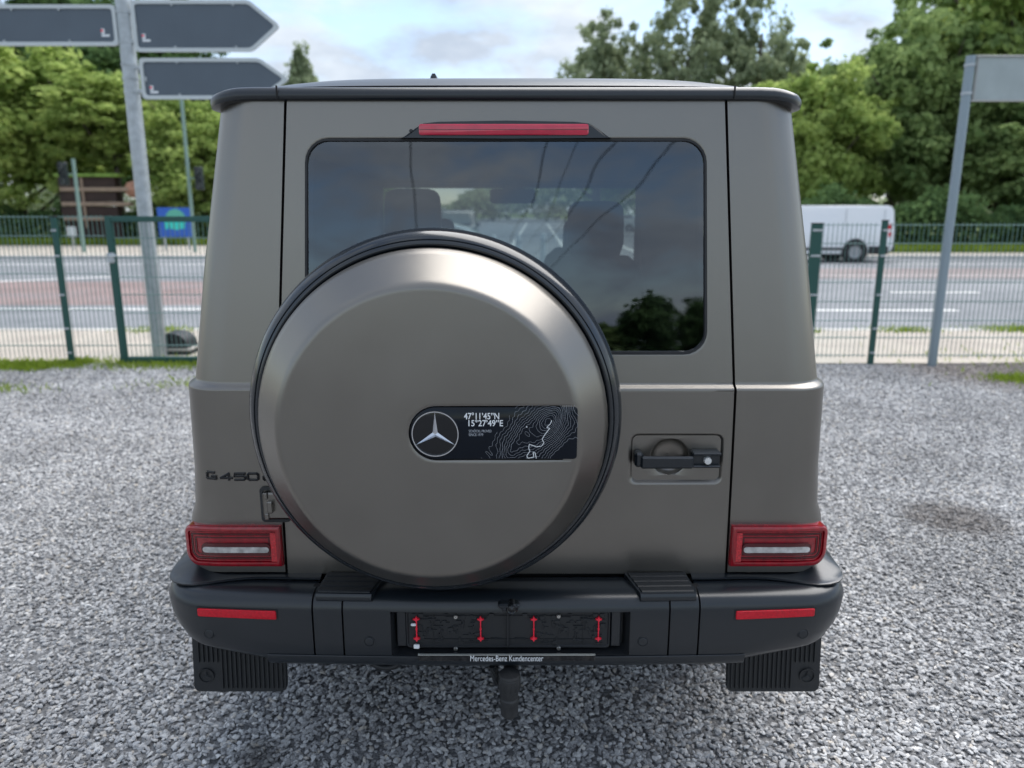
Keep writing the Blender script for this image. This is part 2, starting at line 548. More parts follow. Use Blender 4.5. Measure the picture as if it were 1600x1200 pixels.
for xx in (-0.6, 2.0, 5.0):
    line([(xx + .3, 29.6, xx * 1.2 + 3, 120)], .22)
line([(0.9, 12.5, 7.2, 20.5)], .18)
line([(-3, 24.6, 9, 24.6)], .3)

# ------------------------------------------------------------------ gravel, as geometry nodes over one sheet
def gravel_material():
    m = bpy.data.materials.new("crushed_stone"); m.use_nodes = True
    nt = m.node_tree; b = nt.nodes["Principled BSDF"]
    b.inputs["Roughness"].default_value = .82
    oi = nt.nodes.new("ShaderNodeObjectInfo")
    r = nt.nodes.new("ShaderNodeValToRGB")
    e = r.color_ramp.elements
    e[0].position = 0; e[0].color = (0.19, 0.19, 0.195, 1)
    e[1].position = 1; e[1].color = (0.68, 0.68, 0.68, 1)
    for p, c in ((.25, (.31, .31, .315)), (.6, (.42, .42, .425)), (.9, (.52, .52, .52)), (.955, (.44, .40, .35))):
        q = e.new(p); q.color = (*c, 1)
    nt.links.new(oi.outputs["Random"], r.inputs["Fac"])
    g = nt.nodes.new("ShaderNodeNewGeometry")
    # broad damp / dusty variation across the yard
    n = nt.nodes.new("ShaderNodeTexNoise"); n.inputs["Scale"].default_value = 1.1; n.inputs["Detail"].default_value = 5
    nt.links.new(g.outputs["Position"], n.inputs["Vector"])
    mr = nt.nodes.new("ShaderNodeMapRange"); mr.inputs["From Min"].default_value = .32; mr.inputs["From Max"].default_value = .68
    mr.inputs["To Min"].default_value = .80; mr.inputs["To Max"].default_value = 1.18
    nt.links.new(n.outputs["Fac"], mr.inputs["Value"])
    v = nt.nodes.new("ShaderNodeVectorMath"); v.operation = 'SCALE'
    nt.links.new(r.outputs["Color"], v.inputs[0]); nt.links.new(mr.outputs["Result"], v.inputs["Scale"])
    # brown soil showing through: patches
    cur = v.outputs["Vector"]
    for (px, py, rad, c) in ((2.45, 3.93, .34, (.09, .07, .055)), (5.2, 8.0, 1.3, (.20, .15, .12)), (-.78, 2.03, .10, (.05, .045, .04))):
        d = nt.nodes.new("ShaderNodeVectorMath"); d.operation = 'DISTANCE'
        nd = nt.nodes.new("ShaderNodeTexNoise"); nd.inputs["Scale"].default_value = 11; nd.inputs["Detail"].default_value = 4
        nt.links.new(g.outputs["Position"], nd.inputs["Vector"])
        ad = nt.nodes.new("ShaderNodeVectorMath"); ad.operation = 'MULTIPLY_ADD'
        nt.links.new(nd.outputs["Color"], ad.inputs[0]); ad.inputs[1].default_value = (rad, rad * .8, 0)
        nt.links.new(g.outputs["Position"], ad.inputs[2])
        nt.links.new(ad.outputs["Vector"], d.inputs[0]); d.inputs[1].default_value = (px + rad * .5, py + rad * .4, 0)
        m2 = nt.nodes.new("ShaderNodeMapRange"); m2.inputs["From Min"].default_value = rad * .45; m2.inputs["From Max"].default_value = rad
        m2.inputs["To Min"].default_value = .62; m2.inputs["To Max"].default_value = 0
        nt.links.new(d.outputs["Value"], m2.inputs["Value"])
        x = nt.nodes.new("ShaderNodeMix"); x.data_type = 'RGBA'
        nt.links.new(m2.outputs["Result"], x.inputs["Factor"]); nt.links.new(cur, x.inputs["A"]); x.inputs["B"].default_value = (*c, 1)
        cur = x.outputs["Result"]
    nt.links.new(cur, b.inputs["Base Color"])
    return m

def scatter_gravel():
    # the yard between the camera and the fence, uneven underfoot
    mb = MB()
    ny, nx = 60, 40
    loops = []
    for j in range(ny + 1):
        y = 0.7 + (8.30 - 0.7) * (j / ny) ** 1.2
        w = 1.6 + .86 * y
        l = []
        for i in range(nx + 1):
            x = -w + 2 * w * i / nx
            z = .006 * math.sin(x * 2.1 + y) + .006 * math.sin(y * 3.3 - x * 1.2) + (.005 * math.exp(-((x - 2.45) ** 2 + (y - 3.95) ** 2) / .1) * -1)
            l.append((x, y, z - .004))
        loops.append(l)
    mb.loft(loops, closed=False)
    o = mb.build("gravel", LOT, None, smooth=60)
    tag(o, kind="stuff")
    ng = bpy.data.node_groups.new("gravel_scatter", "GeometryNodeTree")
    ng.interface.new_socket("Geometry", in_out='INPUT', socket_type='NodeSocketGeometry')
    ng.interface.new_socket("Geometry", in_out='OUTPUT', socket_type='NodeSocketGeometry')
    N = ng.nodes.new; K = ng.links.new
    gi = N("NodeGroupInput"); go = N("NodeGroupOutput")
    dp = N("GeometryNodeDistributePointsOnFaces"); dp.distribute_method = 'RANDOM'
    dp.inputs["Seed"].default_value = 3
    pos = N("GeometryNodeInputPosition"); sep = N("ShaderNodeSeparateXYZ")
    K(pos.outputs[0], sep.inputs[0])
    mr = N("ShaderNodeMapRange")
    mr.inputs["From Min"].default_value = 3.5; mr.inputs["From Max"].default_value = 7
    mr.inputs["To Min"].default_value = 6400; mr.inputs["To Max"].default_value = 3200
    K(sep.outputs["Y"], mr.inputs["Value"]); K(mr.outputs["Result"], dp.inputs["Density"])
    K(gi.outputs[0], dp.inputs["Mesh"])
    jn = N("GeometryNodeJoinGeometry")
    for i in range(8):
        ic = N("GeometryNodeMeshIcoSphere"); ic.inputs["Radius"].default_value = 1; ic.inputs["Subdivisions"].default_value = 1 if i < 5 else 2
        sp = N("GeometryNodeSetPosition")
        nz = N("ShaderNodeTexNoise"); nz.noise_dimensions = '4D'; nz.inputs["W"].default_value = i * 9.7 + 1.3
        nz.inputs["Scale"].default_value = 1.1; nz.inputs["Detail"].default_value = 1
        K(N("GeometryNodeInputPosition").outputs[0], nz.inputs["Vector"])
        va = N("ShaderNodeVectorMath"); va.operation = 'SUBTRACT'; va.inputs[1].default_value = (.5, .5, .5)
        K(nz.outputs["Color"], va.inputs[0])
        vs = N("ShaderNodeVectorMath"); vs.operation = 'SCALE'; vs.inputs["Scale"].default_value = 1.9
        K(va.outputs[0], vs.inputs[0])
        K(ic.outputs["Mesh"], sp.inputs["Geometry"]); K(vs.outputs[0], sp.inputs["Offset"])
        ss = N("GeometryNodeSetShadeSmooth"); ss.inputs["Shade Smooth"].default_value = False
        K(sp.outputs[0], ss.inputs["Geometry"])
        sm = N("GeometryNodeSetMaterial"); sm.inputs["Material"].default_value = STONE
        K(ss.outputs[0], sm.inputs["Geometry"])
        gt = N("GeometryNodeGeometryToInstance"); K(sm.outputs[0], gt.inputs[0])
        K(gt.outputs[0], jn.inputs[0])
    io = N("GeometryNodeInstanceOnPoints")
    K(dp.outputs["Points"], io.inputs["Points"]); K(jn.outputs[0], io.inputs["Instance"])
    io.inputs["Pick Instance"].default_value = True
    ri = N("FunctionNodeRandomValue"); ri.data_type = 'INT'
    for s in ri.inputs:
        if s.name == "Min" and s.type == 'INT': s.default_value = 0
        if s.name == "Max" and s.type == 'INT': s.default_value = 7
    K([s for s in ri.outputs if s.type == 'INT'][0], io.inputs["Instance Index"])
    rv = N("FunctionNodeRandomValue"); rv.data_type = 'FLOAT_VECTOR'
    rv.inputs[0].default_value = (-.5, -.5, 0); rv.inputs[1].default_value = (.5, .5, 6.28)
    K(rv.outputs[0], io.inputs["Rotation"])
    rs = N("FunctionNodeRandomValue"); rs.data_type = 'FLOAT_VECTOR'
    rs.inputs[0].default_value = (.0048, .0042, .0030); rs.inputs[1].default_value = (.0142, .0100, .0066)
    rs.inputs["Seed"].default_value = 5
    mr2 = N("ShaderNodeMapRange")
    mr2.inputs["From Min"].default_value = 3.5; mr2.inputs["From Max"].default_value = 7
    mr2.inputs["To Min"].default_value = 1; mr2.inputs["To Max"].default_value = 1.35
    K(sep.outputs["Y"], mr2.inputs["Value"])
    vsc = N("ShaderNodeVectorMath"); vsc.operation = 'SCALE'
    K(rs.outputs[0], vsc.inputs[0]); K(mr2.outputs["Result"], vsc.inputs["Scale"])
    K(vsc.outputs[0], io.inputs["Scale"])
    # lift them by a random bit so they pile on each other
    ti = N("GeometryNodeTranslateInstances"); ti.inputs["Local Space"].default_value = False
    rz = N("FunctionNodeRandomValue"); rz.data_type = 'FLOAT_VECTOR'
    rz.inputs[0].default_value = (0, 0, -.002); rz.inputs[1].default_value = (0, 0, .010); rz.inputs["Seed"].default_value = 9
    K(io.outputs[0], ti.inputs["Instances"]); K(rz.outputs[0], ti.inputs["Translation"])
    j2 = N("GeometryNodeJoinGeometry")
    K(gi.outputs[0], j2.inputs[0]); K(ti.outputs[0], j2.inputs[0])
    K(j2.outputs[0], go.inputs[0])
    md = o.modifiers.new("scatter", 'NODES'); md.node_group = ng
    return o
STONE = gravel_material()
scatter_gravel()

# ================================================================== THE OFF-ROAD CAR
X0 = -0.016
car = thing("off_road_car", (X0, 4.2, 0), "boxy matte grey-brown off-road car seen from behind, spare wheel cover on its rear door", "car")
ZB, ZT = 1.195, 1.934      # belt line, top of the body panels
def RY(z):                 # rear plane
    if z <= 1.186: return 1.984 + .03 * (z - .93) ** 2
    if z <= 1.203:
        t = (z - 1.186) / .017
        return 1.986 + .016 * (t * t * (3 - 2 * t))
    return 2.002 + (z - 1.203) * math.tan(R(5)) + .02 * max(0, z - 1.80) ** 2
def interp(z, tab):
    for (a, va), (b, vb) in zip(tab, tab[1:]):
        if z <= b: return va + (vb - va) * max(0, (z - a)) / (b - a)
    return tab[-1][1]
def SX(z): return interp(z, [(.64, .625), (1.19, .617), (1.93, .567)])       # door seam half-width
def BW(z):                                                                   # body half-width
    return interp(z, [(.60, .925), (.70, .930), (.78, .925), (.84, .905), (.95, .897), (1.05, .895), (1.186, .893), (1.192, .890), (1.200, .880), (1.203, .878), (1.50, .838), (1.93, .768)])
CR = .115
def plan(z, s):            # s: metres from the seam going outwards round the corner; returns x,y and outward normal
    x0, w, y = SX(z) + .004, BW(z), RY(z)
    a = w - CR - x0
    if s <= a: return x0 + s, y, 0.0, -1.0
    arc = CR * math.pi / 2
    if s <= a + arc:
        t = (s - a) / CR
        return w - CR + CR * math.sin(t), y + CR - CR * math.cos(t), math.sin(t), -math.cos(t)
    return w, y + CR + (s - a - arc), 1.0, 0.0
def body_pt(side, z, s, off=0.0):
    x, y, nx, ny = plan(z, s)
    return (X0 + side * (x + nx * off), y + ny * off, z)

# --- rear door with its window and handle recess
def door():
    mb = MB()
    G = .003
    def outer(z0, z1):
        l = rr(-1, 1, z0, z1, .004, 7, 5)
        return [(x * (SX(z) - G), z) for x, z in l]
    # upper half: ring between outline and window opening
    win = rr(-.528, .528, 1.281, 1.840, .062)
    out_u = outer(1.203, ZT)
    win_w = [(x * interp(z, [(1.28, 1.024), (1.84, .985)]), z) for x, z in win]
    f = lambda l, o=0: [(X0 + x, RY(z) + o, z) for x, z in l]
    loops = [f(lerp_loop(out_u, win_w, t)) for t in (0, .02, .06, .25, .5, .75, .94, .985)] + [f(win_w, .001), f([(x * .994, 1.563 + (z - 1.563) * .988) for x, z in win_w], .012), f([(x * .994, 1.563 + (z - 1.563) * .988) for x, z in win_w], .03)]
    mb.loft(loops)
    # belt ledge
    zs = [1.176, 1.181] + [1.186 + .017 * i / 8 for i in range(9)]
    mb.loft([[(X0 + (SX(z) - G) * (-1 + 2 * i / 16), RY(z), z) for i in range(17)] for z in zs], closed=False)
    # lower half with the recessed handle plate
    out_l = outer(.650, 1.176)
    hx0, hx1, hz0, hz1 = .339, .597, .920, 1.066
    hp = rr(hx0, hx1, hz0, hz1, .022)
    hp2 = rr(hx0 + .004, hx1 - .004, hz0 + .004, hz1 - .004, .019)
    hp3 = rr(hx0 + .008, hx1 - .008, hz0 + .010, hz1 - .008, .016)
    cx, cz, cr = .450, .997, .052
    cl = lambda r: rr(cx - r, cx + r, cz - r, cz + r, r)
    loops = [f(lerp_loop(out_l, hp, t)) for t in (0, .01, .04, .2, .4, .6, .8, .94, .99, 1)]
    loops += [f(hp2, .003), f(hp3, .0085)]
    loops += [f(lerp_loop(hp3, cl(cr), t), .0085) for t in (.5, .95)] + [f(cl(cr), .010)]
    loops += [f(cl(cr * math.cos(R(a))), .010 + .030 * math.sin(R(a))) for a in (20, 40, 60, 75, 89)]
    mb.loft(loops)
    # returned edges of the door so the seams read as gaps
    pts = [((SX(z) - G), z) for z in (.650, .9, 1.186, 1.203, 1.5, ZT)]
    loop = [(-x, z) for x, z in pts] + [(x, z) for x, z in reversed(pts)]
    mb.loft([[(X0 + x, RY(z), z) for x, z in loop], [(X0 + x * .996, RY(z) + .03, z) for x, z in loop]])
    return mb.build("rear_door", PAINT, car, 40)
rear_door = door()
# dark inner shell behind the seams
mb = MB()
for s in (-1, 1):
    mb.loft([[(X0 + s * (SX(z) - .03), RY(z) + .028, z), (X0 + s * (SX(z) + .03), RY(z) + .028, z)] for z in (.64, 1.2, 1.93)], closed=False)
mb.add([(X0 - .66, 2.03, .60), (X0 + .66, 2.03, .60), (X0 + .62, 2.03, 1.27), (X0 - .62, 2.03, 1.27)], [(0, 1, 2, 3)])
mb.build("door_frame", DARK, car, 0)

def winloop(inset, y_off, r=.060):
    w = rr(-.528 + inset, .528 - inset, 1.281 + inset, 1.840 - inset, max(.01, r - inset))
    return [(X0 + x * interp(z, [(1.28, 1.024), (1.84, .985)]), RY(z) + y_off, z) for x, z in w]
MB().loft([winloop(.000, -.001), winloop(.001, -.004), winloop(.006, -.004), winloop(.008, .006)]).build("window_seal", RUBBER, rear_door, 40)
MB().loft([winloop(.006, .002), winloop(.008, .004)], cap1=True).build("rear_window", REARGLASS, rear_door, 0)
# printed black border of the glass, a thin band behind it
MB().loft([winloop(.005, .006), winloop(.020, .006)]).build("glass_border", GLOSSBLACK, rear_door, 0)

# third brake light over the window
zc = 1.862
def brake_housing():
    mb = MB()
    def prof(sc, off):
        top = [(-.272, 1.840), (-.262, 1.845), (-.235, 1.864), (-.215, 1.876), (-.18, 1.880)]
        pts = top + [(.0, 1.883)] + [(-x, z) for x, z in reversed(top)] + [(.0, 1.838)]
        return [(X0 + .001 + x * sc, RY(z) + off, 1.858 + (z - 1.858) * (.6 + .4 * sc if sc < 1 else 1)) for x, z in pts]
    mb.loft([prof(1, .004), prof(1, -.008), prof(.985, -.016), prof(.96, -.019)], cap1=True)
    return mb.build("brake_light_housing", TRIM, rear_door, 30)
brake_housing()
l1 = rr(-.222, .212, 1.8465, 1.8735, .006)
fz = lambda l, o: [(X0 + x, RY(1.86) + o, z) for x, z in l]
MB().loft([fz(l1, -.016), fz(l1, -.0245), fz(rr(-.219, .209, 1.849, 1.871, .004), -.026)], cap1=True).build("brake_light", mat("brake_light_red", (0.55, 0.012, 0.05), 0.2, coat=1.0, noise=.12, nscale=30), rear_door, 30)
MB().loft([fz(rr(-.221, .211, 1.859, 1.8605, .0005), -.0262), fz(rr(-.221, .211, 1.8592, 1.8603, .0005), -.0266)], cap1=True).build("brake_light_rib", REDDEEP, rear_door, 0)
MB().lathe([(.005, 0), (.004, -.003), (.0005, -.0035)], (X0 - .243, RY(1.86) - .018, 1.857), n=14).build("washer_jet", PLASTIC, rear_door)

# handle: grip bar, end blocks, lock
mb = MB()
hz = .9985
def hbar(x0, x1, z0, z1, y0, y1, b=.004):
    mb.box((X0 + (x0 + x1) / 2, (y0 + y1) / 2, (z0 + z1) / 2), (x1 - x0, y1 - y0, z1 - z0), b)
hbar(.349, .372, .978, 1.019, 1.955, 1.994, .006)
hbar(.364, .508, .976, 1.0105, 1.948, 1.962, .005)
hbar(.505, .583, .976, 1.020, 1.968, 1.994, .004)
hbar(.505, .583, 1.010, 1.020, 1.956, 1.970, .003)
hbar(.505, .583, .976, .983, 1.956, 1.970, .003)
door_handle = mb.build("door_handle", TRIM, rear_door, 30)
MB().lathe([(.0105, 0), (.0105, -.010), (.009, -.0125), (.0005, -.013)], (X0 + .547, 1.968, .996), n=24).build("door_lock", mat("lock_silver", (.75, .76, .76), .3, .5), rear_door)
# hinges on the left of the door
for hzc in (.862, 1.262):
    mb = MB()
    if hzc < 1:
        fr = rr(-.682, -.600, hzc - .052, hzc + .052, .012)
        fi = rr(-.674, -.600, hzc - .043, hzc + .043, .008)
        f = lambda l, o: [(X0 + x, RY(z) + o, z) for x, z in l]
        mb.loft([f(fr, .001), f(fr, -.006), f(fi, -.007), f(fi, .002)])
        h = mb.build("hinge_surround", RUBBER, car, 30)
    mb = MB()
    hx = .006 if hzc < 1 else .03
    mb.box((X0 - .640 + hx, RY(hzc) - .010, hzc), (.078, .014, .076 if hzc < 1 else .03), .004)
    for dz in (-.030, 0.030):
        mb.box((X0 - .668 + hx, RY(hzc) - .016, hzc + dz * (1 if hzc < 1 else .3)), (.012, .012, .018), .002)
    mb.box((X0 - .655 + hx, RY(hzc) - .022, hzc), (.016, .016, .034), .003)
    mb.build("hinge", PAINT if hzc < 1 else TRIM, car, 30)

# --- rear corner panels and sides
def corner(side):
    mb = MB()
    zs = [.655, .70, .75, .80, .84, .88, .95, 1.05, 1.15, 1.172, 1.18, 1.184, 1.186, 1.188, 1.1905, 1.193, 1.1955, 1.198, 1.2005, 1.203, 1.206, 1.212] + [1.25 + .0683 * i for i in range(11)]
    a = BW(.9) - CR - SX(.9)
    ss = [0, .06, .12, .17] + [None]
    loops = []
    for z in zs:
        w = BW(z) - CR - SX(z) - .004
        arc = CR * math.pi / 2
        sv = [w * t for t in (0, .3, .6, .85, 1)] + [w + arc * t for t in (.1, .2, .3, .4, .5, .6, .7, .8, .9, 1)] + [w + arc + t for t in (.08, .17)]
        lp = [body_pt(side, z, s) for s in sv]
        x, y, zz = lp[0]
        loops.append([(x, y + .028, z)] + lp)
    mb.loft(loops, closed=False)
    o = mb.build("corner_panel", PAINT, car, 40)
    return o
corners = [corner(-1), corner(1)]
def side_panel(side):
    f = lambda off: (lambda y, z: (X0 + side * (BW(z) + off), y, z))
    # lower side with wheel openings
    def arch(yc, r=.47, zc=.44):
        return [(yc + r * math.cos(R(a)), zc + r * math.sin(R(a))) for a in range(0, 181, 15)]
    poly = [(2.24, 1.18), (2.24, .66), (2.42, .62)] + [(2.42, .46)] + arch(2.95)[::-1][1:] + [(3.43, .40), (5.12, .40)] + arch(5.60)[::-1][1:] + [(6.15, .44), (6.25, .60), (6.25, 1.10), (5.0, 1.18)]
    mb = MB(); mb.prism(poly, f(0), f(-.03))
    sp = mb.build("side_panel", PAINT, car, 0)
    # belt step and window band
    mb = MB()
    y0, y1 = 2.24, 4.95
    for ya, yb in ((2.24, 4.95),):
        mb.loft([[(X0 + side * BW(z), y, z) for y in (ya, yb)] for z in (1.18, 1.19, 1.203, 1.26)], closed=False)
        mb.loft([[(X0 + side * BW(z), y, z) for y in (ya, yb - .12)] for z in (1.83, 1.93)], closed=False)
    for ya, yb in ((2.24, 2.42), (3.02, 3.12), (3.82, 3.92), (4.72, 4.86)):
        mb.loft([[(X0 + side * BW(z), y, z) for y in (ya, yb)] for z in (1.26, 1.55, 1.83)], closed=False)
    wf = mb.build("window_frame", PAINT, car, 0)
    for ya, yb in ((2.42, 3.02), (3.12, 3.82), (3.92, 4.72)):
        MB().loft([[(X0 + side * (BW(z) - .006), y, z) for y in (ya, yb)] for z in (1.26, 1.55, 1.83)], closed=False).build("side_window", SIDEGLASS, car, 0)
        mb = MB()
        pts = [(ya, 1.26), (yb, 1.26), (yb, 1.83), (ya, 1.83)]
        for i in range(4):
            (a, za), (b, zb) = pts[i], pts[(i + 1) % 4]
            mb.tube([(X0 + side * (BW(za) + .002), a, za), (X0 + side * (BW(zb) + .002), b, zb)], .009, 6)
        mb.build("window_rubber", RUBBER, car, 40)
    # fender flares
    for yc in (2.95, 5.60):
        mb = MB(); loops = []
        for a in range(0, 181, 10):
            c, s = math.cos(R(a)), math.sin(R(a))
            zz = lambda r: .44 + r * s
            loops.append([(X0 + side * (BW(max(.6, min(1.1, zz(.50)))) - .002), yc + .52 * c, zz(.52)), (X0 + side * .955, yc + .50 * c, zz(.50)),
                          (X0 + side * .967, yc + .475 * c, zz(.475)), (X0 + side * .965, yc + .455 * c, zz(.455)), (X0 + side * .87, yc + .45 * c, zz(.45))])
        mb.loft(loops, closed=False); mb.build("fender_flare", TRIM, car, 40)
    # door handles and rubbing strip
    for y in (3.72, 4.62):
        MB().box((X0 + side * .915, y - .08, 1.08), (.03, .16, .03), .006).build("side_handle", TRIM, car, 30)
    mb = MB(); mb.box((X0 + side * .902, 4.28, .93), (.022, 1.55, .045), .006); mb.build("rubbing_strip", TRIM, car, 30)
    # exterior mirror
    mb = MB(); mb.box((X0 + side * 1.03, 4.78, 1.30), (.22, .12, .17), .04); mb.box((X0 + side * .91, 4.78, 1.25), (.08, .04, .05), .01)
    mb.build("wing_mirror", TRIM, car, 40)
    mb = MB(); mb.box((X0 + side * .93, 4.27, .36), (.16, 1.5, .05), .015); mb.build("running_board", TRIM, car, 30)
for s in (-1, 1): side_panel(s)

# flared trim between lamp and bumper, running round the corner
BP = []                                    # bumper plan, right half, from the centre outwards
for i in range(13):
    x = .812 * i / 12; BP.append((x, 1.852 + .020 * (x / .812) ** 2))
for i in range(1, 13):
    a = R(90 * i / 12); BP.append((.812 + .153 * math.sin(a), 1.872 + .140 * (1 - math.cos(a))))
for y in (2.10, 2.20, 2.32, 2.42): BP.append((.965, y))
BPs = [0.0]
for a, b in zip(BP, BP[1:]): BPs.append(BPs[-1] + math.dist(a, b))
def bump_plan(s):                          # signed arc length -> x, y, nx, ny
    sg = -1 if s < 0 else 1; s = abs(s)
    for i in range(len(BP) - 1):
        if s <= BPs[i + 1] or i == len(BP) - 2:
            t = (s - BPs[i]) / (BPs[i + 1] - BPs[i])
            def nrm(k):
                a, b = BP[max(k - 1, 0)], BP[min(k + 1, len(BP) - 1)]
                if k == 0: a = (-b[0], b[1])
                dx, dy = b[0] - a[0], b[1] - a[1]; l = math.hypot(dx, dy); return dy / l, -dx / l
            n0, n1 = nrm(i), nrm(i + 1)
            x = BP[i][0] + (BP[i + 1][0] - BP[i][0]) * t; y = BP[i][1] + (BP[i + 1][1] - BP[i][1]) * t
            nx, ny = n0[0] + (n1[0] - n0[0]) * t, n0[1] + (n1[1] - n0[1]) * t
            l = math.hypot(nx, ny); return sg * x, y, sg * nx / l, ny / l
def s_of_x(x):
    x_ = abs(x)
    for i in range(len(BP) - 1):
        if x_ <= BP[i + 1][0]:
            t = (x_ - BP[i][0]) / (BP[i + 1][0] - BP[i][0]); return math.copysign(BPs[i] + t * (BPs[i + 1] - BPs[i]), x)
    return math.copysign(BPs[-1], x)
SMAX = BPs[-1]
PROF = [(.135, .638), (.10, .642), (.062, .645), (.046, .646), (.030, .643), (.017, .637), (.007, .627), (.0015, .613), (0, .604), (0, .56), (0, .515), (.0005, .475), (.006, .462), (.018, .448), (.040, .439), (.075, .436), (.14, .436)]
def bump_pt(s, o, z, off=0.0):
    x, y, nx, ny = bump_plan(s)
    k = max(0, abs(s) - .66) / .25
    k = min(k, 1.4)
    # the lower edge sweeps in towards the corner
    if z < .60:
        z2 = z + (.60 - z) * .10 * k; o = o + .045 * k * ((.60 - z) / .16) ** 2
    else: z2 = z
    return (X0 + x - nx * (o - off), y - ny * (o - off), z2)
def bump_piece(name, s0, s1, parent, mat_=TRIM, prof=PROF, hole=None, n=None, lip=True):
    L_ = s1 - s0
    n = n or max(2, int(abs(L_) / .035))
    ss = [s0 + L_ * i / n for i in range(n + 1)]
    if hole:
        hx0, hx1, hz0, hz1 = hole
        ss = sorted([s for s in ss if min(abs(s - hx0), abs(s - hx1)) > .008] + [hx0, hx1])
    loops = [[bump_pt(s, o, z) for o, z in prof] for s in ss]
    if lip:   # turn the ends in, so the joints have depth
        loops = [[(x + 0, y + .018, z) for x, y, z in loops[0]]] + loops + [[(x, y + .018, z) for x, y, z in loops[-1]]]
        ss = [s0] + ss + [s1]
    mb = MB(); nv = len(prof)
    vs = [p for l in loops for p in l]; fs = []
    for i in range(len(loops) - 1):
        for j in range(nv - 1):
            if hole and hole[0] - 1e-6 <= ss[i] and ss[i + 1] <= hole[1] + 1e-6 and ss[i] != ss[i + 1]:
                zm = (prof[j][1] + prof[j + 1][1]) / 2
                if hole[2] < zm < hole[3] and prof[j][0] < .05: continue
            fs.append((i * nv + j, i * nv + j + 1, (i + 1) * nv + j + 1, (i + 1) * nv + j))
    mb.add(vs, fs)
    return mb.build(name, mat_, parent, 45)
SEAM_A, SEAM_B = .442, .5235
g = .0025
bumper = bump_piece("rear_bumper", -SEAM_A + g, SEAM_A - g, car, hole=(s_of_x(-.312), s_of_x(.335), .475, .604))
for sd in (-1, 1):
    a, b = sorted((sd * (SEAM_A + g), sd * (SEAM_B - g)))
    bump_piece("tow_eye_cover", a, b, bumper)
    a, b = sorted((sd * (SEAM_B + g), sd * SMAX))
    bump_piece("bumper_end", a, b, bumper)
# core behind the joints and the lower valance
mb = MB()
mb.loft([[bump_pt(SMAX * (-1 + 2 * i / 60), o + .03, z) for o, z in PROF[2:-1]] for i in range(5, 56) if not abs(SMAX * (-1 + 2 * i / 60)) < .38], closed=False)
for sd in (-1, 1):
    for s0 in (SEAM_A, SEAM_B):
        MB().loft([[bump_pt(sd * (s0 + ds), o + .016, z) for o, z in PROF[2:-1]] for ds in (-.012, .012)], closed=False).build("joint_backing", DARK, bumper, 0)
# lower lip strip that steps out of the bumper
mb = MB()
pr = [(.0006, .4745), (-.0010, .473), (-.0004, .463), (.0045, .450), (.016, .438), (.05, .433), (.10, .433)]
ssl = [s_of_x(x) for x in np.linspace(-.655, .655, 41)]
mb.loft([[bump_pt(s, o, z - .004) for o, z in pr] for s in ssl], closed=False)
mb.build("lower_lip", TRIM, bumper, 45)
# recess of the number plate
mb = MB()
x0, x1, z0, z1 = X0 - .312, X0 + .335, .475, .604
yb = 1.905
lo = [(x, 1.854, z) for x, z in rr(x0, x1, z0, z1, .012)]
hi = [(x, yb, z) for x, z in rr(x0 + .012, x1 - .012, z0 + .003, z1 - .003, .01)]
mb.loft([lo, hi], cap1=True)
mb.build("plate_recess", PLASTIC, bumper, 30)

# upper trim strip + gap at the back of the bumper top
mb = MB()
mb.loft([[(X0 + x, y, z) for x in (-.93, -.6, 0, .6, .93)] for y, z in ((2.03, .600), (1.988, .636), (1.978, .640), (1.974, .636), (1.974, .62))], closed=False)
mb.build("sill_strip", DARK, bumper, 40)
for sd in (-1, 1):
    mb = MB(); n = 26; loops = []
    sA, sB = s_of_x(.525), s_of_x(.67)
    w = BW(.66) - CR - SX(.66) - .004
    tot = w + CR * math.pi / 2 + .26
    for i in range(n + 1):
        sb = sA + (SMAX - sA) * i / n
        bx, by, nx, ny = bump_plan(sd * sb)
        t = max(0, (sb - sB) / (SMAX - sB))
        if sb < sB: p = Vector((X0 + bx, 1.988, .651))
        else: p = Vector(body_pt(sd, .651 + .085 * min(1, max(0, (t - .25) / .6)) ** 1.3, .03 + (tot - .03) * t, .001))
        e = min(1, max(0, (t - .02) / .42)); e = e * e * (3 - 2 * e)
        o = .098 * (1 - e) + .008 * e
        q = Vector((X0 + bx - nx * o, by - ny * o, .652))
        out = Vector((nx, ny, 0))
        m1 = p.lerp(q, .45) + out * .016 * e + Vector((0, 0, -.004 * e))
        m2 = p.lerp(q, .80) + out * .012 * e + Vector((0, 0, -.002 * e))
        loops.append([tuple(p), tuple(m1), tuple(m2), tuple(q), tuple(q + out * .004 + Vector((0, 0, -.001))), tuple(q + out * .004 + Vector((0, 0, -.0045))), tuple(q - out * .008 + Vector((0, 0, -.0055)))])
    mb.loft(loops, closed=False)
    mb.build("corner_flare", TRIM, car, 60)

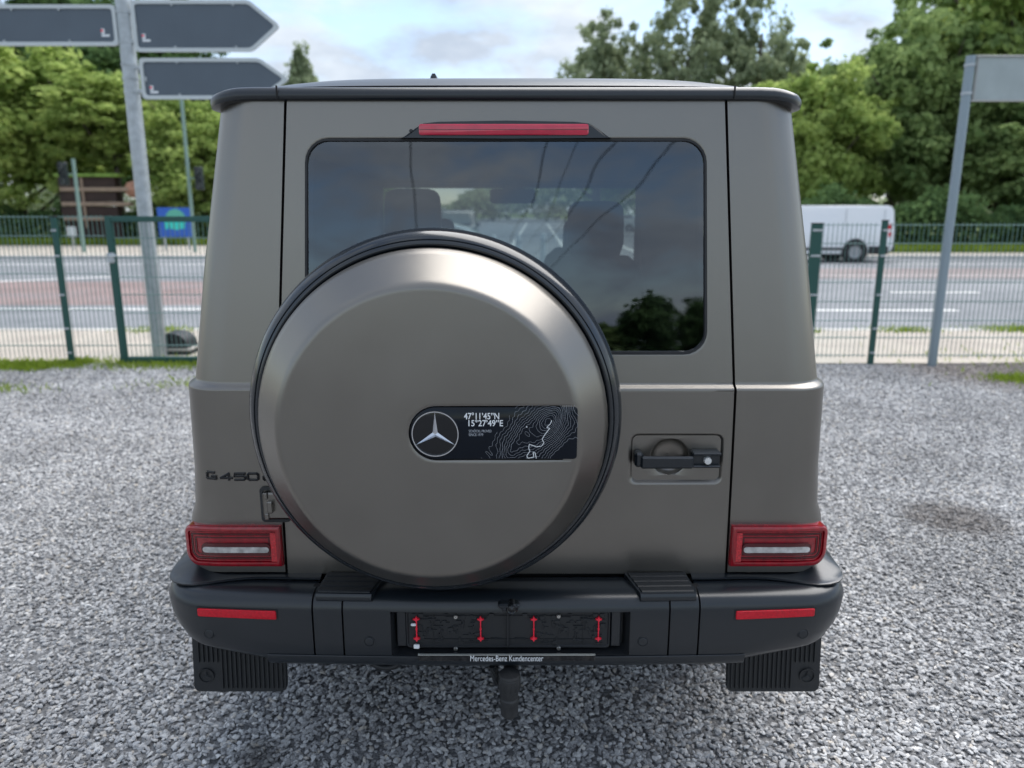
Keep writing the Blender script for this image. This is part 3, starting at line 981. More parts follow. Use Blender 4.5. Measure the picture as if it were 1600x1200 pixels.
# step pads
def step_pad(sd):
    xa, xb = .338, .513
    rows = [(.134, .640), (.134, .652), (.12, .6535), (.022, .6535), (.012, .6515), (.008, .646), (.0075, .637), (.010, .632), (.03, .632)]
    def xs_at(o): return xa + .026 * (1 - max(0, o) / .134)
    loops = []
    for o, z in rows:
        xi = xs_at(o)
        loops.append([bump_pt(sd * s_of_x(xi + (xb - xi) * k / 7), o - .004, z) for k in range(8)])
    mb = MB(); mb.loft(loops, closed=False)
    for e in (0, -1):
        edge = [l[e] for l in loops]
        mb.add(edge + [(p[0], p[1], .632) for p in edge], [(i, i + 1, len(edge) + i + 1, len(edge) + i) for i in range(len(edge) - 1)])
    pad = mb.build("step_pad", TRIM, bumper, 35)
    for k in range(4):
        o0 = .128 - k * .0285; o1 = o0 - .0245
        mb = MB(); lo = []
        for o, dz in ((o0, -.002), (o0 - .001, .0030), (o1 + .004, .0035), (o1, .0015), (o1 - .001, -.002)):
            xi = xs_at(o) + .007
            lo.append([bump_pt(sd * s_of_x(x), o - .004, .6535 + dz) for x in (xi, (xi + xb) / 2, xb - .005)])
        mb.loft(lo, closed=False)
        for e in (0, -1):
            q_ = [l[e] for l in lo]; mb.add(q_, [tuple(range(len(q_)))])
        mb.build("tread_bar", PLASTIC, bumper, 20)
for sd in (-1, 1): step_pad(sd)

# reflectors and parking sensors
for sd in (-1, 1):
    xa, xb = (.622, .838)
    s0, s1 = s_of_x(xa), s_of_x(xb)
    def q(s, z, off): return bump_pt(sd * s, 0, z, off)
    def lp(ins, off):
        l = rr(s0 + ins, s1 - ins, .578 + ins, .603 - ins, .004)
        return [q(a, b + (a - s0) * .012, off) for a, b in l]
    MB().loft([lp(-.004, .0005), lp(-.004, .002), lp(-.001, .0015), lp(0, -.003)]).build("reflector_frame", PLASTIC, bumper, 30)
    MB().loft([lp(0, -.001), lp(0, .003), lp(.002, .0045)], cap1=True).build("reflector", REFLECTOR, bumper, 30)
    for xs, zs in ((.372, .515), (.815, .520)):
        s = sd * s_of_x(xs)
        x, y, nx, ny = bump_plan(s)
        M = Matrix(((-ny, -nx, 0), (nx, -ny, 0), (0, 0, 1)))   # local -Y -> outward
        mb = MB()
        prof = [(.0165, .001), (.0155, -.0012), (.0135, -.0010), (.0125, .0005), (.0118, -.0015), (.0105, -.0024), (.0005, -.0028)]
        t = MB(); t.lathe(prof, (0, 0, 0), n=28)
        bx, by, bz = bump_pt(s, 0, zs)
        mb.add([(bx + (-ny) * a + (-nx) * b, by + nx * a + (-ny) * b, bz + c) for a, b, c in t.v], t.f)
        mb.build("parking_sensor", TRIM, bumper, 30)

# number plate holder
holder = MB()
hx0, hx1, hz0_, hz1_ = X0 - .272, X0 + .283, .4885, .5985
yh = 1.874
H = lambda l, y: [(x, y, z) for x, z in l]
holder.loft([H(rr(hx0 - .004, hx1 + .004, hz0_ - .002, hz1_ + .002, .012), 1.905), H(rr(hx0, hx1, hz0_, hz1_, .010), yh - .004), H(rr(hx0 + .003, hx1 - .003, hz0_ + .003, hz1_ - .003, .008), yh - .004), H(rr(hx0 + .006, hx1 - .006, hz0_ + .006, hz1_ - .006, .006), yh)], cap1=True)
ph = holder.build("plate_holder", PLASTIC, car, 30)
# side cheeks of the recess
for sd in (-1, 1):
    xc = (X0 - .286) if sd < 0 else (X0 + .300)
    MB().box((xc, 1.889, .545), (.026, .028, .112), .002).build("recess_cheek", TRIM, bumper, 30)
# moulded relief
mb = MB(); rnd = random.Random(4)
xc = (hx0 + hx1) / 2
for _ in range(95):
    dx = rnd.uniform(.03, .262); zz = rnd.uniform(.499, .588)
    w, h_ = rnd.choice(((.02, .003), (.006, .006), (.012, .004), (.004, .016), (.03, .002), (.014, .010)))
    for sd in (-1, 1):
        if abs(zz - .545) < .02 and dx < .08: continue
        mb.box((xc + sd * dx, yh - .001, zz), (w, rnd.uniform(.003, .006), h_), .0008)
for zz in (.512, .583): mb.box((xc, yh - .001, zz), (.50, .003, .0018))
for dx in (-.205, -.075, .075, .205): mb.box((xc + dx, yh - .001, .547), (.0018, .003, .095))
mb.build("moulded_relief", PLASTIC, ph, 0)
MB().box((X0 + .0045, yh - .004, .545), (.005, .010, .108), .001).build("centre_rib", PLASTIC, ph, 0)
# red locking clips
for i, px in enumerate((651, 751, 834, 935)):
    x = at(px, 990, yh - .006).x
    mb = MB()
    mb.box((x, yh - .004, .5455), (.0032, .006, .056), .0008)
    for zz in (.517, .575):
        for k in range(1):
            s = .0092
            st = []
            for a in range(8):
                rad = s if a % 2 == 0 else s * .45
                st.append((x + rad * math.sin(R(45 * a)), zz + rad * math.cos(R(45 * a))))
            mb.prism(st, lambda a, b: (a, yh - .009, b), lambda a, b: (a, yh - .001, b))
    mb.box((x, yh - .006, .5455), (.0055, .006, .0055), .001)
    mb.build("locking_clip", REDPLASTIC, ph, 0)
for (px, py, w, h_) in ((646, 976, .014, .007), (651, 1010, .016, .012)):
    p = at(px, py, yh - .008); MB().box(tuple(p), (w, .008, h_), .002).build("white_clip", WHITEPRINT, ph, 0)
for px, py in ((712, 964), (873, 963), (712, 1014), (873, 1013)):
    p = at(px, py, yh - .006)
    MB().lathe([(.0058, .004), (.0058, -.001), (.0045, -.003), (.0016, -.003), (.0010, -.0015)], (p.x, p.y, p.z), n=16).build("screw", STEEL, ph, 30)
# dealer strip with its lettering
p0, p1 = at(653, 1024, 1.843), at(930, 1034, 1.843)
MB().box(((p0.x + p1.x) / 2, 1.852, (p0.z + p1.z) / 2), (p1.x - p0.x, .014, p0.z - p1.z), .002).build("dealer_strip", GLOSSBLACK, ph, 30)
MB().box(((p0.x + p1.x) / 2, 1.846, p0.z + .0006), (p1.x - p0.x, .006, .0022)).build("strip_edge", mat("strip_edge_grey", (.45, .47, .45), .3, .5), ph, 0)
fit("Mercedes-Benz Kundencenter", (735, 849, 1024.3, 1033.3), 1.8445, WHITEPRINT, ph, "strip_lettering")
# reversing camera
mb = MB(); p = at(795, 948, 1.846)
mb.box((p.x, 1.852, p.z + .004), (.058, .03, .014), .005)
mb.box((p.x - .012, 1.846, p.z - .003), (.016, .02, .015), .004)
camhouse = mb.build("reversing_camera", TRIM, bumper, 30)
MB().lathe([(.016, .02), (.016, -.006), (.013, -.010), (.010, -.008), (.006, -.010), (.0005, -.012)], (p.x + .008, 1.846, p.z - .003), n=24).build("camera_lens", GLOSSBLACK, bumper, 30)

# --- tail lights
def tail_light(sd):
    zt0, zt1 = .682, .800
    w = BW(.74) - CR - SX(.74) - .004
    arc = CR * math.pi / 2
    smax = .284
    def P(s, z, off):
        k = max(0, (s - .15) / .134)
        return (X0 + sd * (SX(.74) + .004 + s), 1.980 + .036 * k * k - off, z - .012 * k * k)
    def lp(ins, off, r=.03, inner=.0):
        l = rr(.003 + ins + inner, smax - ins, zt0 + ins, zt1 - ins, max(.004, r - ins))
        # square corners on the inner end
        out = []
        for a, b in l:
            if a < .03 + ins: a = .003 + ins + inner
            out.append((a, b))
        return [P(a, b, off) for a, b in out]
    # finely subdivided outlines so that they bend round the corner
    def fine(ins, off, inner=0.0, r=.045):
        s0, s1, a0, a1 = .003 + ins + inner, smax - ins, zt0 + ins, zt1 - ins
        r = max(.006, r - ins); rt = max(.004, .020 - ins)
        out = []
        N_ = 22
        for i in range(N_ + 1): out.append((s0 + (s1 - r - s0) * i / N_, a0))
        for i in range(1, 8): out.append((s1 - r + r * math.sin(R(90 * i / 8)), a0 + r - r * math.cos(R(90 * i / 8))))
        for i in range(3): out.append((s1, a0 + r + (a1 - a0 - r - rt) * i / 2))
        for i in range(1, 8): out.append((s1 - rt + rt * math.cos(R(90 * i / 8)), a1 - rt + rt * math.sin(R(90 * i / 8))))
        for i in range(N_ + 1): out.append((s1 - rt + (s0 - s1 + rt) * i / N_, a1))
        return [P(a, b, off) for a, b in out]
    def bridge_cap(loop_a, mb):
        # close the outline: lower run bridges to upper run
        n = len(loop_a); h = n // 2
        b = len(mb.v); mb.v += loop_a
        for i in range(h - 1): mb.f.append((b + i, b + i + 1, b + n - 2 - i, b + n - 1 - i))
        if n % 2: mb.f.append((b + h - 1, b + h, b + h + 1))
    base = MB(); base.loft([fine(-.001, -.13), fine(-.002, .006)], closed=True)
    bridge_cap(fine(-.002, .006), base)
    tl = base.build("tail_light", REDLENS, car, 50)
    tl["label"] = "red tail light"
    # glossy rim, then nested U-shaped ribs
    MB().loft([fine(.000, .004), fine(.000, .013), fine(.004, .016), fine(.0125, .015), fine(.014, .007)]).build("lamp_rim", REDLENS, tl, 50)
    for k, ins in enumerate((.016, .0215, .027, .0325)):
        MB().loft([fine(ins, .005), fine(ins, .0105 - .001 * k), fine(ins + .0035, .0105 - .001 * k), fine(ins + .0035, .005)]).build("light_guide", REDLENS if k % 2 == 0 else REDDEEP, tl, 30)
    # inner vertical block of reflector prisms
    mb = MB()
    f2 = lambda a, b, off: P(a, b, off)
    A = [(.013, .696), (.031, .696), (.031, .782), (.013, .782)]
    mb.add([f2(a, b, .013) for a, b in A] + [f2(a, b, .004) for a, b in A], [(0, 1, 2, 3), (0, 1, 5, 4), (1, 2, 6, 5), (2, 3, 7, 6), (3, 0, 4, 7)])
    mb.build("prism_block", REDBRIGHT, tl, 0)
    # black bezel then the pale reversing strip
    def strip(s0, s1, a0, a1, off0, off1, m_, nm, r=.004):
        mb = MB(); l = rr(s0, s1, a0, a1, r, 4, 14)
        t = [P(a, b, off1) for a, b in l]
        mb.loft([[P(a, b, off0) for a, b in l], t])
        bb = len(mb.v)
        c = [P(s0 + (s1 - s0) * i / 20, (a0 + a1) / 2, off1) for i in range(21)]
        # fan to a centre line
        mb.v += c
        n = len(t)
        def near(p): return min(range(21), key=lambda i: abs(s0 + (s1 - s0) * i / 20 - p[0]))
        idx = [near(p) for p in l]
        for i in range(n):
            j = (i + 1) % n; ci, cj = idx[i], idx[j]
            if ci == cj: mb.f.append((n + i, n + j, bb + ci))
            else: mb.f.append((n + i, n + j, bb + cj, bb + ci))
        return mb.build(nm, m_, tl, 30)
    strip(.033, .231, .7140, .7500, .003, .0135, REDDEEP, "strip_bezel", .012)
    strip(.0365, .2265, .7240, .7405, .010, .0155, WHITELENS, "reversing_light", .008)
    return tl
for sd in (-1, 1): tail_light(sd)

# model badge on the left corner
def block_glyph(strokes, box, y, name):
    """one raised badge character drawn with thick strokes in a 1 x 1 box"""
    p, q = at(box[0], box[3], y), at(box[1], box[2], y)
    W_, H_ = q.x - p.x, q.z - p.z
    th = .0062
    mb = MB()
    for path in strokes:
        P3 = [Vector((p.x + th / 2 + a * (W_ - th), 0, p.z + th / 2 + b * (H_ - th))) for a, b in path]
        for u, v in zip(P3, P3[1:]):
            d = (v - u); d.normalize(); n_ = Vector((-d.z, 0, d.x)) * th / 2; e = d * th * .34
            c = [u - e - n_, v + e - n_, v + e + n_, u - e + n_]
            ci = [u - e * .4 - n_ * .5, v + e * .4 - n_ * .5, v + e * .4 + n_ * .5, u - e * .4 + n_ * .5]
            def on(k):     # the badge lies on the panel, which starts to turn the corner here
                t = max(0, (abs(k.x - X0) - (BW(k.z) - CR)) / CR)
                return y + CR * (1 - math.sqrt(max(0, 1 - t * t)))
            mb.loft([[(k.x, on(k) + .001, k.z) for k in c], [(k.x, on(k) - .003, k.z) for k in c], [(k.x, on(k) - .0042, k.z) for k in ci]], cap1=True)
    mb.build(name, GLOSSBLACK, car, 0)
YB = 1.9845
block_glyph([[(.86, 1), (.10, 1), (0, .85), (0, .15), (.10, 0), (1, 0), (1, .42)], [(1, .42), (.58, .42)]], (320, 338, 737, 750), YB, "model_badge_character")
block_glyph([[(.72, 0), (.72, 1), (0, .30), (1, .30)]], (344, 364, 738, 751), YB, "model_badge_character")
block_glyph([[(1, 1), (.05, 1), (.0, .58), (.85, .58), (1, .42), (1, .15), (.85, 0), (0, 0)]], (366, 384.5, 738, 751), YB, "model_badge_character")
block_glyph([[(.15, 0), (0, .15), (0, .85), (.15, 1), (.85, 1), (1, .85), (1, .15), (.85, 0), (.15, 0)]], (386.5, 405, 738, 751), YB, "model_badge_character")
block_glyph([[(1, 1), (1, 0), (.15, 0), (0, .15), (0, .5), (.15, .65), (1, .65)]], (411, 423, 738, 751), YB, "model_badge_character")

# --- roof
def roof():
    mb = MB()
    # rounded lip: plan path round the rear corners, then forward along both sides
    def path(side, k):
        pass
    pts = []
    W, r = .786, .10
    yr = RY(1.93) - .018
    for y in (4.9, 4.2, 3.4, 2.8, 2.5): pts.append((-W, y))
    for i in range(0, 10):
        a = R(90 * i / 9); pts.append((-W + r - r * math.cos(a), yr + r - r * math.sin(a)))
    for x in np.linspace(-.65, .65, 15): pts.append((float(x), yr))
    for i in range(0, 10):
        a = R(90 - 90 * i / 9); pts.append((W - r + r * math.cos(a), yr + r - r * math.sin(a)))
    for y in (2.5, 2.8, 3.4, 4.2, 4.9): pts.append((W, y))
    # lip section as (inwards, z)
    sec = [(.05, 1.934), (.012, 1.933), (.003, 1.936), (0, 1.943), (.001, 1.952), (.008, 1.962), (.020, 1.967), (.045, 1.970)]
    n = len(pts); loops = []
    for i, (x, y) in enumerate(pts):
        a, b = pts[max(i - 1, 0)], pts[min(i + 1, n - 1)]
        dx, dy = b[0] - a[0], b[1] - a[1]; l = math.hypot(dx, dy)
        ix, iy = -dy / l, dx / l            # inwards
        drop = .018 * min(1, max(0, (abs(x) - .66) / .13)) ** 1.5
        loops.append([(X0 + x + ix * o, y + iy * o, z - drop * (1 if z < 1.94 else .75)) for o, z in sec])
    mb.loft(loops, closed=False)
    lip = mb.build("roof_lip", TRIM, car, 50)
    # crowned top
    mb = MB(); loops = []
    ys = [yr + .04, yr + .07, yr + .11, yr + .17, yr + .25, yr + .4, 3.0, 3.8, 4.6, 4.86]
    for k, y in enumerate(ys):
        t = min(1, (y - yr - .03) / .26); rise = .052 * (1 - (1 - t) ** 2.2)
        row = []
        for i in range(33):
            u = -1 + i / 16
            edge = (1 - abs(u) ** 5)
            row.append((X0 + u * .760, y, 1.966 - .022 * abs(u) ** 8 + rise * edge + .004 * (1 - u * u)))
        loops.append(row)
    mb.loft(loops, closed=False)
    rf = mb.build("roof", TRIM, car, 50)
    # gaps in the lip at the door seams
    for sx in (-.583, .583):
        mb = MB()
        mb.box((X0 + sx, yr - .0005, 1.951), (.004, .006, .034), .001)
        mb.build("lip_joint", DARK, lip, 0)
    for sx in (-.72, .72):
        MB().box((X0 + sx * 1.02, 3.5, 1.972), (.02, 2.6, .014), .004).build("roof_gutter", TRIM, rf, 30)
    return rf
rf = roof()
mb = MB(); p = at(678, 120, 2.75)
for k in range(1):
    sec = lambda y, w, z0, z1: [(p.x - w, y, z0), (p.x - w * .8, y, z1 - .01), (p.x - w * .35, y, z1), (p.x + w * .35, y, z1), (p.x + w * .8, y, z1 - .01), (p.x + w, y, z0)]
    mb.loft([sec(2.70, .016, 2.0, 2.03), sec(2.74, .0135, 2.0, 2.112), sec(2.80, .0135, 2.0, 2.112), sec(2.92, .016, 2.0, 2.05), sec(3.02, .008, 2.0, 2.02)], closed=False, cap0=True, cap1=True)
mb.build("roof_antenna", TRIM, rf, 40)

# --- bonnet, windscreen, front
mb = MB()
mb.loft([[(X0 + x * w, y, z + (.012 if abs(x) < .7 else 0)) for x in (-1, -.95, -.7, .7, .95, 1)] for y, z, w in ((4.98, 1.185, .88), (5.1, 1.175, .86), (5.9, 1.145, .84), (6.2, 1.12, .82), (6.25, 1.05, .82))], closed=False)
mb.build("bonnet", PAINT, car, 40)
MB().box((X0, 6.27, .80), (1.66, .08, .55), .02).build("front_grille", TRIM, car, 30)
MB().box((X0, 6.33, .50), (1.84, .16, .24), .04).build("front_bumper", TRIM, car, 30)
for sd in (-1, 1):
    MB().box((X0 + sd * .69, 6.0, 1.19), (.13, .22, .07), .025).build("indicator_light", WHITELENS, car, 40)
mb = MB()
wf = [(-.80, 1.26), (.80, 1.26), (.775, 1.795), (-.775, 1.795)]
def ws(x, z, o=0): return (X0 + x, 4.96 - (z - 1.25) * .30 + o, z)
MB().add([ws(x, z) for x, z in wf], [(0, 1, 2, 3)]).build("windscreen", CLEARGLASS, car, 0)
mb = MB()
of = [(-.88, 1.19), (.88, 1.19), (.80, 1.94), (-.80, 1.94)]
mb.loft([[ws(x, z, .005) for x, z in of], [ws(x, z, .005) for x, z in wf]])
mb.build("windscreen_frame", PAINT, car, 0)

# --- underbody, wheels
mb = MB(); mb.box((X0, 4.0, .54), (1.50, 3.9, .06), .01); mb.box((X0, 2.10, .49), (1.60, .22, .12), .02); mb.tube([(X0 - .45, 2.02, .455), (X0 - .45, 2.6, .40), (X0 - .40, 3.4, .40)], .045, 12); mb.box((X0 - .38, 2.35, .42), (.34, .42, .16), .05); mb.box((X0 + .35, 2.45, .43), (.55, .60, .16), .05)
mb.box((X0, 4.15, .44), (1.05, 3.2, .22), .03); mb.box((X0, 2.55, .53), (1.5, 1.0, .10), .02)
mb.tube([(X0 - .8, 2.95, .42), (X0 + .8, 2.95, .42)], .06, 12); mb.tube([(X0 - .8, 5.6, .42), (X0 + .8, 5.6, .42)], .06, 12)
mb.lathe([(.02, -.13), (.13, -.10), (.17, 0), (.13, .10), (.02, .13)], (X0, 2.95, .42), n=20)
mb.build("underbody", DARK, car, 30)
def wheel(x, y):
    w = thing("wheel", (0, 0, 0), None, None); w.parent = car
    del_keys = [k for k in ("label", "category") if k in w.keys()]
    t = MB(); h = .14
    t.lathe([(.27, -h * .8), (.33, -h), (.375, -h * .95), (.400, -h * .75), (.405, 0), (.400, h * .75), (.375, h * .95), (.33, h), (.27, h * .8)], (x, y, .405), 'x', 48)
    t.build("tyre", RUBBER, w, 40)
    sd = 1 if x > 0 else -1
    m_ = MB(); m_.lathe([(.27, -.10 * sd), (.265, .10 * sd), (.24, .09 * sd), (.22, .04 * sd), (.06, .06 * sd), (.01, .065 * sd)], (x, y, .405), 'x', 30)
    m_.build("rim", ALLOY, w, 40)
for x in (-.79, .79):
    for y in (2.95, 5.60): wheel(X0 + x, y)

# mud flaps
for sd in (-1, 1):
    mb = MB(); y = 2.06
    a, b = (.665, .945)
    lean = .04
    P_ = lambda x, z, o=0: (X0 + sd * x, y + o + (.50 - z) * -.10, z)
    lt = rr(a, b, .238, .56, .018)
    mb.loft([[P_(x, z, .012) for x, z in lt], [P_(x, z) for x, z in lt], [P_((a + b) / 2 + (x - (a + b) / 2) * .99, .4 + (z - .4) * .99, -.003) for x, z in lt]], cap0=True, cap1=True)
    fl = mb.build("mud_flap", PLASTIC, car, 30)
    mb = MB()
    for k in range(19):
        x = a + .012 + k * .0138
        z0 = .252 if not (k >= 14) else .335
        c0, c1 = P_(x, z0, -.006), P_(x, .50, -.006)
        mb.loft([[(c0[0] - .0035, c0[1] + .004, c0[2]), (c0[0] - .002, c0[1] - .003, c0[2]), (c0[0] + .002, c0[1] - .003, c0[2]), (c0[0] + .0035, c0[1] + .004, c0[2])],
                 [(c1[0] - .0035, c1[1] + .004, c1[2]), (c1[0] - .002, c1[1] - .003, c1[2]), (c1[0] + .002, c1[1] - .003, c1[2]), (c1[0] + .0035, c1[1] + .004, c1[2])]], closed=False, cap0=True)
    mb.build("flap_ribs", PLASTIC, fl, 0)
    # round embossed emblem near the outer corner
    c = P_(.905, .292, -.004)
    mb = MB(); mb.lathe([(.024, 0), (.0235, -.004), (.0205, -.004), (.020, 0)], c, n=28)
    for ang in (90, 210, 330):
        dx, dz = math.cos(R(ang)), math.sin(R(ang))
        mb.add([(c[0] + dx * .020, c[1] - .002, c[2] + dz * .020), (c[0] - dz * .003, c[1] - .002, c[2] + dx * .003), (c[0] + dz * .003, c[1] - .002, c[2] - dx * .003), (c[0], c[1] - .005, c[2])], [(0, 1, 3), (0, 3, 2)])
    mb.build("flap_emblem", PLASTIC, fl, 0, fix=False)

# tow hitch with rubber cap and tow eye
px_ = .0 + at(796, 1080, 1.86).x
mb = MB()
mb.tube([(px_ + .012, 2.35, .42), (px_ + .010, 2.02, .41), (px_ + .004, 1.94, .385), (px_, 1.86, .345), (px_, 1.848, .325)], [.026, .025, .021, .019, .019], 14)
mb.box((px_ + .01, 2.02, .43), (.07, .16, .06), .01)
hitch = mb.build("tow_hitch", PLASTIC, car, 40)
mb = MB()
mb.lathe([(r_ * .80, z_) for r_, z_ in [(.024, -.125), (.030, -.118), (.031, -.085), (.0335, -.080), (.0335, -.070), (.030, -.066), (.031, -.050), (.0365, -.040), (.0375, -.012), (.0375, -.006), (.036, -.004), (.0375, -.001), (.035, .006), (.012, .010), (.001, .010)]], (px_, 1.845, .420), 'z', 40, cap0=True)
cap = mb.build("hitch_cap", mat("hitch_rubber", (.022, .023, .025), .6, noise=.25, nscale=90), hitch, 30)
mb = MB()
for k in range(12):
    a = R(30 * k + 8)
    x, y = px_ + .0292 * math.cos(a), 1.845 + .0292 * math.sin(a)
    mb.box((x, y, .392), (.004, .004, .024), .001)
mb.build("cap_ribs", RUBBER, cap, 0)
mb = MB(); mb.tube([(px_ - .048, 1.89, .418), (px_ - .04, 1.89, .385), (px_ - .036, 1.90, .36)], .010, 8); mb.box((px_ - .042, 1.90, .40), (.022, .03, .03), .006)
mb.build("trailer_socket", PLASTIC, hitch, 30)
mb = MB()
p = at(604, 1048, 1.95)
pts = [(p.x - .052, 2.00, .47), (p.x - .050, 1.96, .42)] + [(p.x - .045 * math.cos(R(a)), 1.945, .405 - .028 * math.sin(R(a))) for a in range(10, 171, 20)] + [(p.x + .050, 1.96, .42), (p.x + .052, 2.00, .47)]
mb.tube(pts, .0085, 10)
mb.build("tow_eye", PLASTIC, car, 60)

# --- spare wheel on the door
SC = (-.190, 0, 1.152)
KS = 1.022
RINGM = mat("ring_black", (0.010, 0.014, 0.019), 0.2, 0.0, coat=.4)
spare = thing("spare_wheel", (0, 0, 0), None, None); spare.parent = car
MB().lathe([(r_ * KS, y_) for r_, y_ in [(.10, 1.99), (.30, 1.985), (.405, 1.975), (.440, 1.94), (.453, 1.90), (.454, 1.86), (.452, 1.83), (.440, 1.822)]], SC, n=128).build("tyre", RUBBER, spare, 50)
MB().lathe([(r_ * KS, y_) for r_, y_ in [(.430, 1.90), (.4530, 1.885), (.4555, 1.865), (.4555, 1.845), (.4548, 1.832), (.4525, 1.820), (.4485, 1.810), (.4425, 1.801), (.4360, 1.794), (.4320, 1.791), (.4300, 1.7925), (.4280, 1.7905), (.4235, 1.787), (.4190, 1.787), (.4160, 1.792), (.410, 1.80)]], SC, n=160).build("cover_ring", RINGM, spare, 60)
# painted face: profile from the rim inwards, hole for the badge plate cut as a recess
BX0, BX1, BZ0, BZ1 = -.2365, .1530, 1.0975, 1.2290    # badge plate, world metres
FY = 1.655
def cover_y(r):
    if r >= .405: return 1.745 + (r - .405) * 2.2
    if r >= .348: return 1.6715 + (r - .348) / .057 * .0735
    if r >= .330:
        t = (r - .330) / .018; return 1.6600 + .0115 * t * t
    return FY + .005 * (r / .330) ** 2
def cover():
    mb = MB()
    k, m_ = 14, 24
    plate = rr(BX0 - SC[0], BX1 - SC[0], BZ0 - SC[2], BZ1 - SC[2], .006, k, m_)
    # left end of the plate is a half circle
    h = (BZ1 - BZ0) / 2
    cxp = BX0 - SC[0] + h; czp = (BZ0 + BZ1) / 2 - SC[2]
    def plate_loop(ins):
        pts = []
        x1 = BX1 - SC[0] - ins; z0 = BZ0 - SC[2] + ins; z1 = BZ1 - SC[2] - ins; hh = h - ins; c = .008
        n_arc, n_side, n_end = 48, 36, 12
        for i in range(n_side): pts.append((cxp + (x1 - c - cxp) * i / n_side, z0))
        pts += [(x1 - c + c * math.sin(R(a)), z0 + c - c * math.cos(R(a))) for a in (0, 30, 60)]
        for i in range(n_end): pts.append((x1, z0 + c + (z1 - z0 - 2 * c) * i / n_end))
        pts += [(x1 - c + c * math.cos(R(a)), z1 - c + c * math.sin(R(a))) for a in (0, 30, 60)]
        for i in range(n_side): pts.append((x1 - c + (cxp - x1 + c) * i / n_side, z1))
        for i in range(n_arc): a = R(90 + 180 * i / n_arc); pts.append((cxp + hh * math.cos(a), czp + hh * math.sin(a)))
        return pts
    pl = plate_loop(0)
    # matching points on a circle, by direction from the cover's centre of the plate
    cxm, czm = (pl[0][0] + pl[60][0]) / 2, czp
    cum = [0]
    for a, b in zip(pl, pl[1:] + pl[:1]): cum.append(cum[-1] + math.dist(a, b))
    ang0 = math.atan2(pl[0][1] - 0, pl[0][0] - 0)
    # direction angle from a point inside the plate, blended, keeps the fan even
    def dirn(p): return math.atan2(p[1] - czp, (p[0] - cxm) * .42)
    A = [dirn(p) for p in pl]
    f = lambda pts, yo=None: [(SC[0] + x, (cover_y(math.hypot(x, z) / KS) if yo is None else yo), SC[2] + z) for x, z in pts]
    circ = lambda r: [(r * KS * math.cos(a), r * KS * math.sin(a)) for a in A]
    loops = []
    for r in (.4125, .411, .4085, .405, .40, .385, .37, .355, .350, .346, .342, .338, .334, .330, .326, .320, .305): loops.append(f(circ(r)))
    outer = circ(.305)
    for t in (.15, .3, .45, .6, .75, .9, .97): loops.append(f(lerp_loop(outer, pl, t)))
    loops.append(f(plate_loop(.000))); 
    loops.append([(x, y + .0012, z) for x, y, z in f(plate_loop(.0016))])
    loops.append([(x, y + .005, z) for x, y, z in f(plate_loop(.003))])
    loops.append([(x, y + .012, z) for x, y, z in f(plate_loop(.0034))])
    # turned-in rim
    loops = [[(SC[0] + x * .985, 1.79, SC[2] + z * .985) for x, z in circ(.4125)], [(SC[0] + x, 1.775, SC[2] + z) for x, z in circ(.4130)]] + loops
    mb.loft(loops)
    return mb.build("cover", PAINT, spare, 40), plate_loop
cover_o, plate_loop = cover()
py_ = FY + .004
MB().loft([[(SC[0] + x, py_ + .004, SC[2] + z) for x, z in plate_loop(.0040)], [(SC[0] + x, py_ - .0012, SC[2] + z) for x, z in plate_loop(.0044)], [(SC[0] + x, py_ - .0020, SC[2] + z) for x, z in plate_loop(.0060)]], cap1=True).build("badge_plate", mat("plate_black", (.005, .008, .014), .08, spec=.22), spare, 30)
yp = py_ - .0024
# emblem: ring and three-pointed star
sc_ = (at(680, 678, FY).x, yp, at(680, 678, FY).z)
mb = MB(); Rs = .0535
mb.lathe([(Rs * 1.02, .001), (Rs * 1.02, -.002), (Rs * .995, -.0045), (Rs * .955, -.0045), (Rs * .93, -.002), (Rs * .93, .001)], sc_, n=72)
mb.build("emblem_ring", CHROME, spare, 40)
MB().lathe([(Rs * .95, -.0005), (Rs * .9, -.0012), (.001, -.0012)], sc_, n=48).build("emblem_disc", GLOSSBLACK, spare, 40)
mb = MB()
for ang in (90, 210, 330):
    d = Vector((math.cos(R(ang)), 0, math.sin(R(ang)))); n_ = Vector((-d.z, 0, d.x))
    c = Vector(sc_); tip = c + d * Rs * .96 + Vector((0, -.003, 0)); ctr = c + Vector((0, -.0075, 0))
    v1 = c + (d * math.cos(R(60)) + n_ * math.sin(R(60))) * Rs * .125 + Vector((0, -.002, 0)); v2 = c + (d * math.cos(R(60)) - n_ * math.sin(R(60))) * Rs * .125 + Vector((0, -.002, 0))
    mb.add([tuple(ctr), tuple(v1), tuple(tip), tuple(v2)], [(0, 1, 2), (0, 2, 3)])
mb.build("emblem_star", mat("star_steel", (.62, .65, .70), .18, 1.0), spare, 0, fix=False)
# lettering
S_ = lambda px, py: at(px, py, yp)
fit("47°11’45”N", (725, 780, 644.6, 655.4), yp - .0004, WHITEPRINT, spare, "coordinates_lettering", bold=.014)
fit("15°27’49”E", (732, 786, 655.8, 666.2), yp - .0004, WHITEPRINT, spare, "coordinates_lettering", bold=.014)
fit("SCHÖCKL PROVED", (732.5, 768, 670.6, 675.6), yp - .0004, GREYPRINT, spare, "small_lettering", bold=.008)
fit("SINCE 1979", (732.5, 755, 677.2, 681.4), yp - .0004, GREYPRINT, spare, "small_lettering", bold=.008)
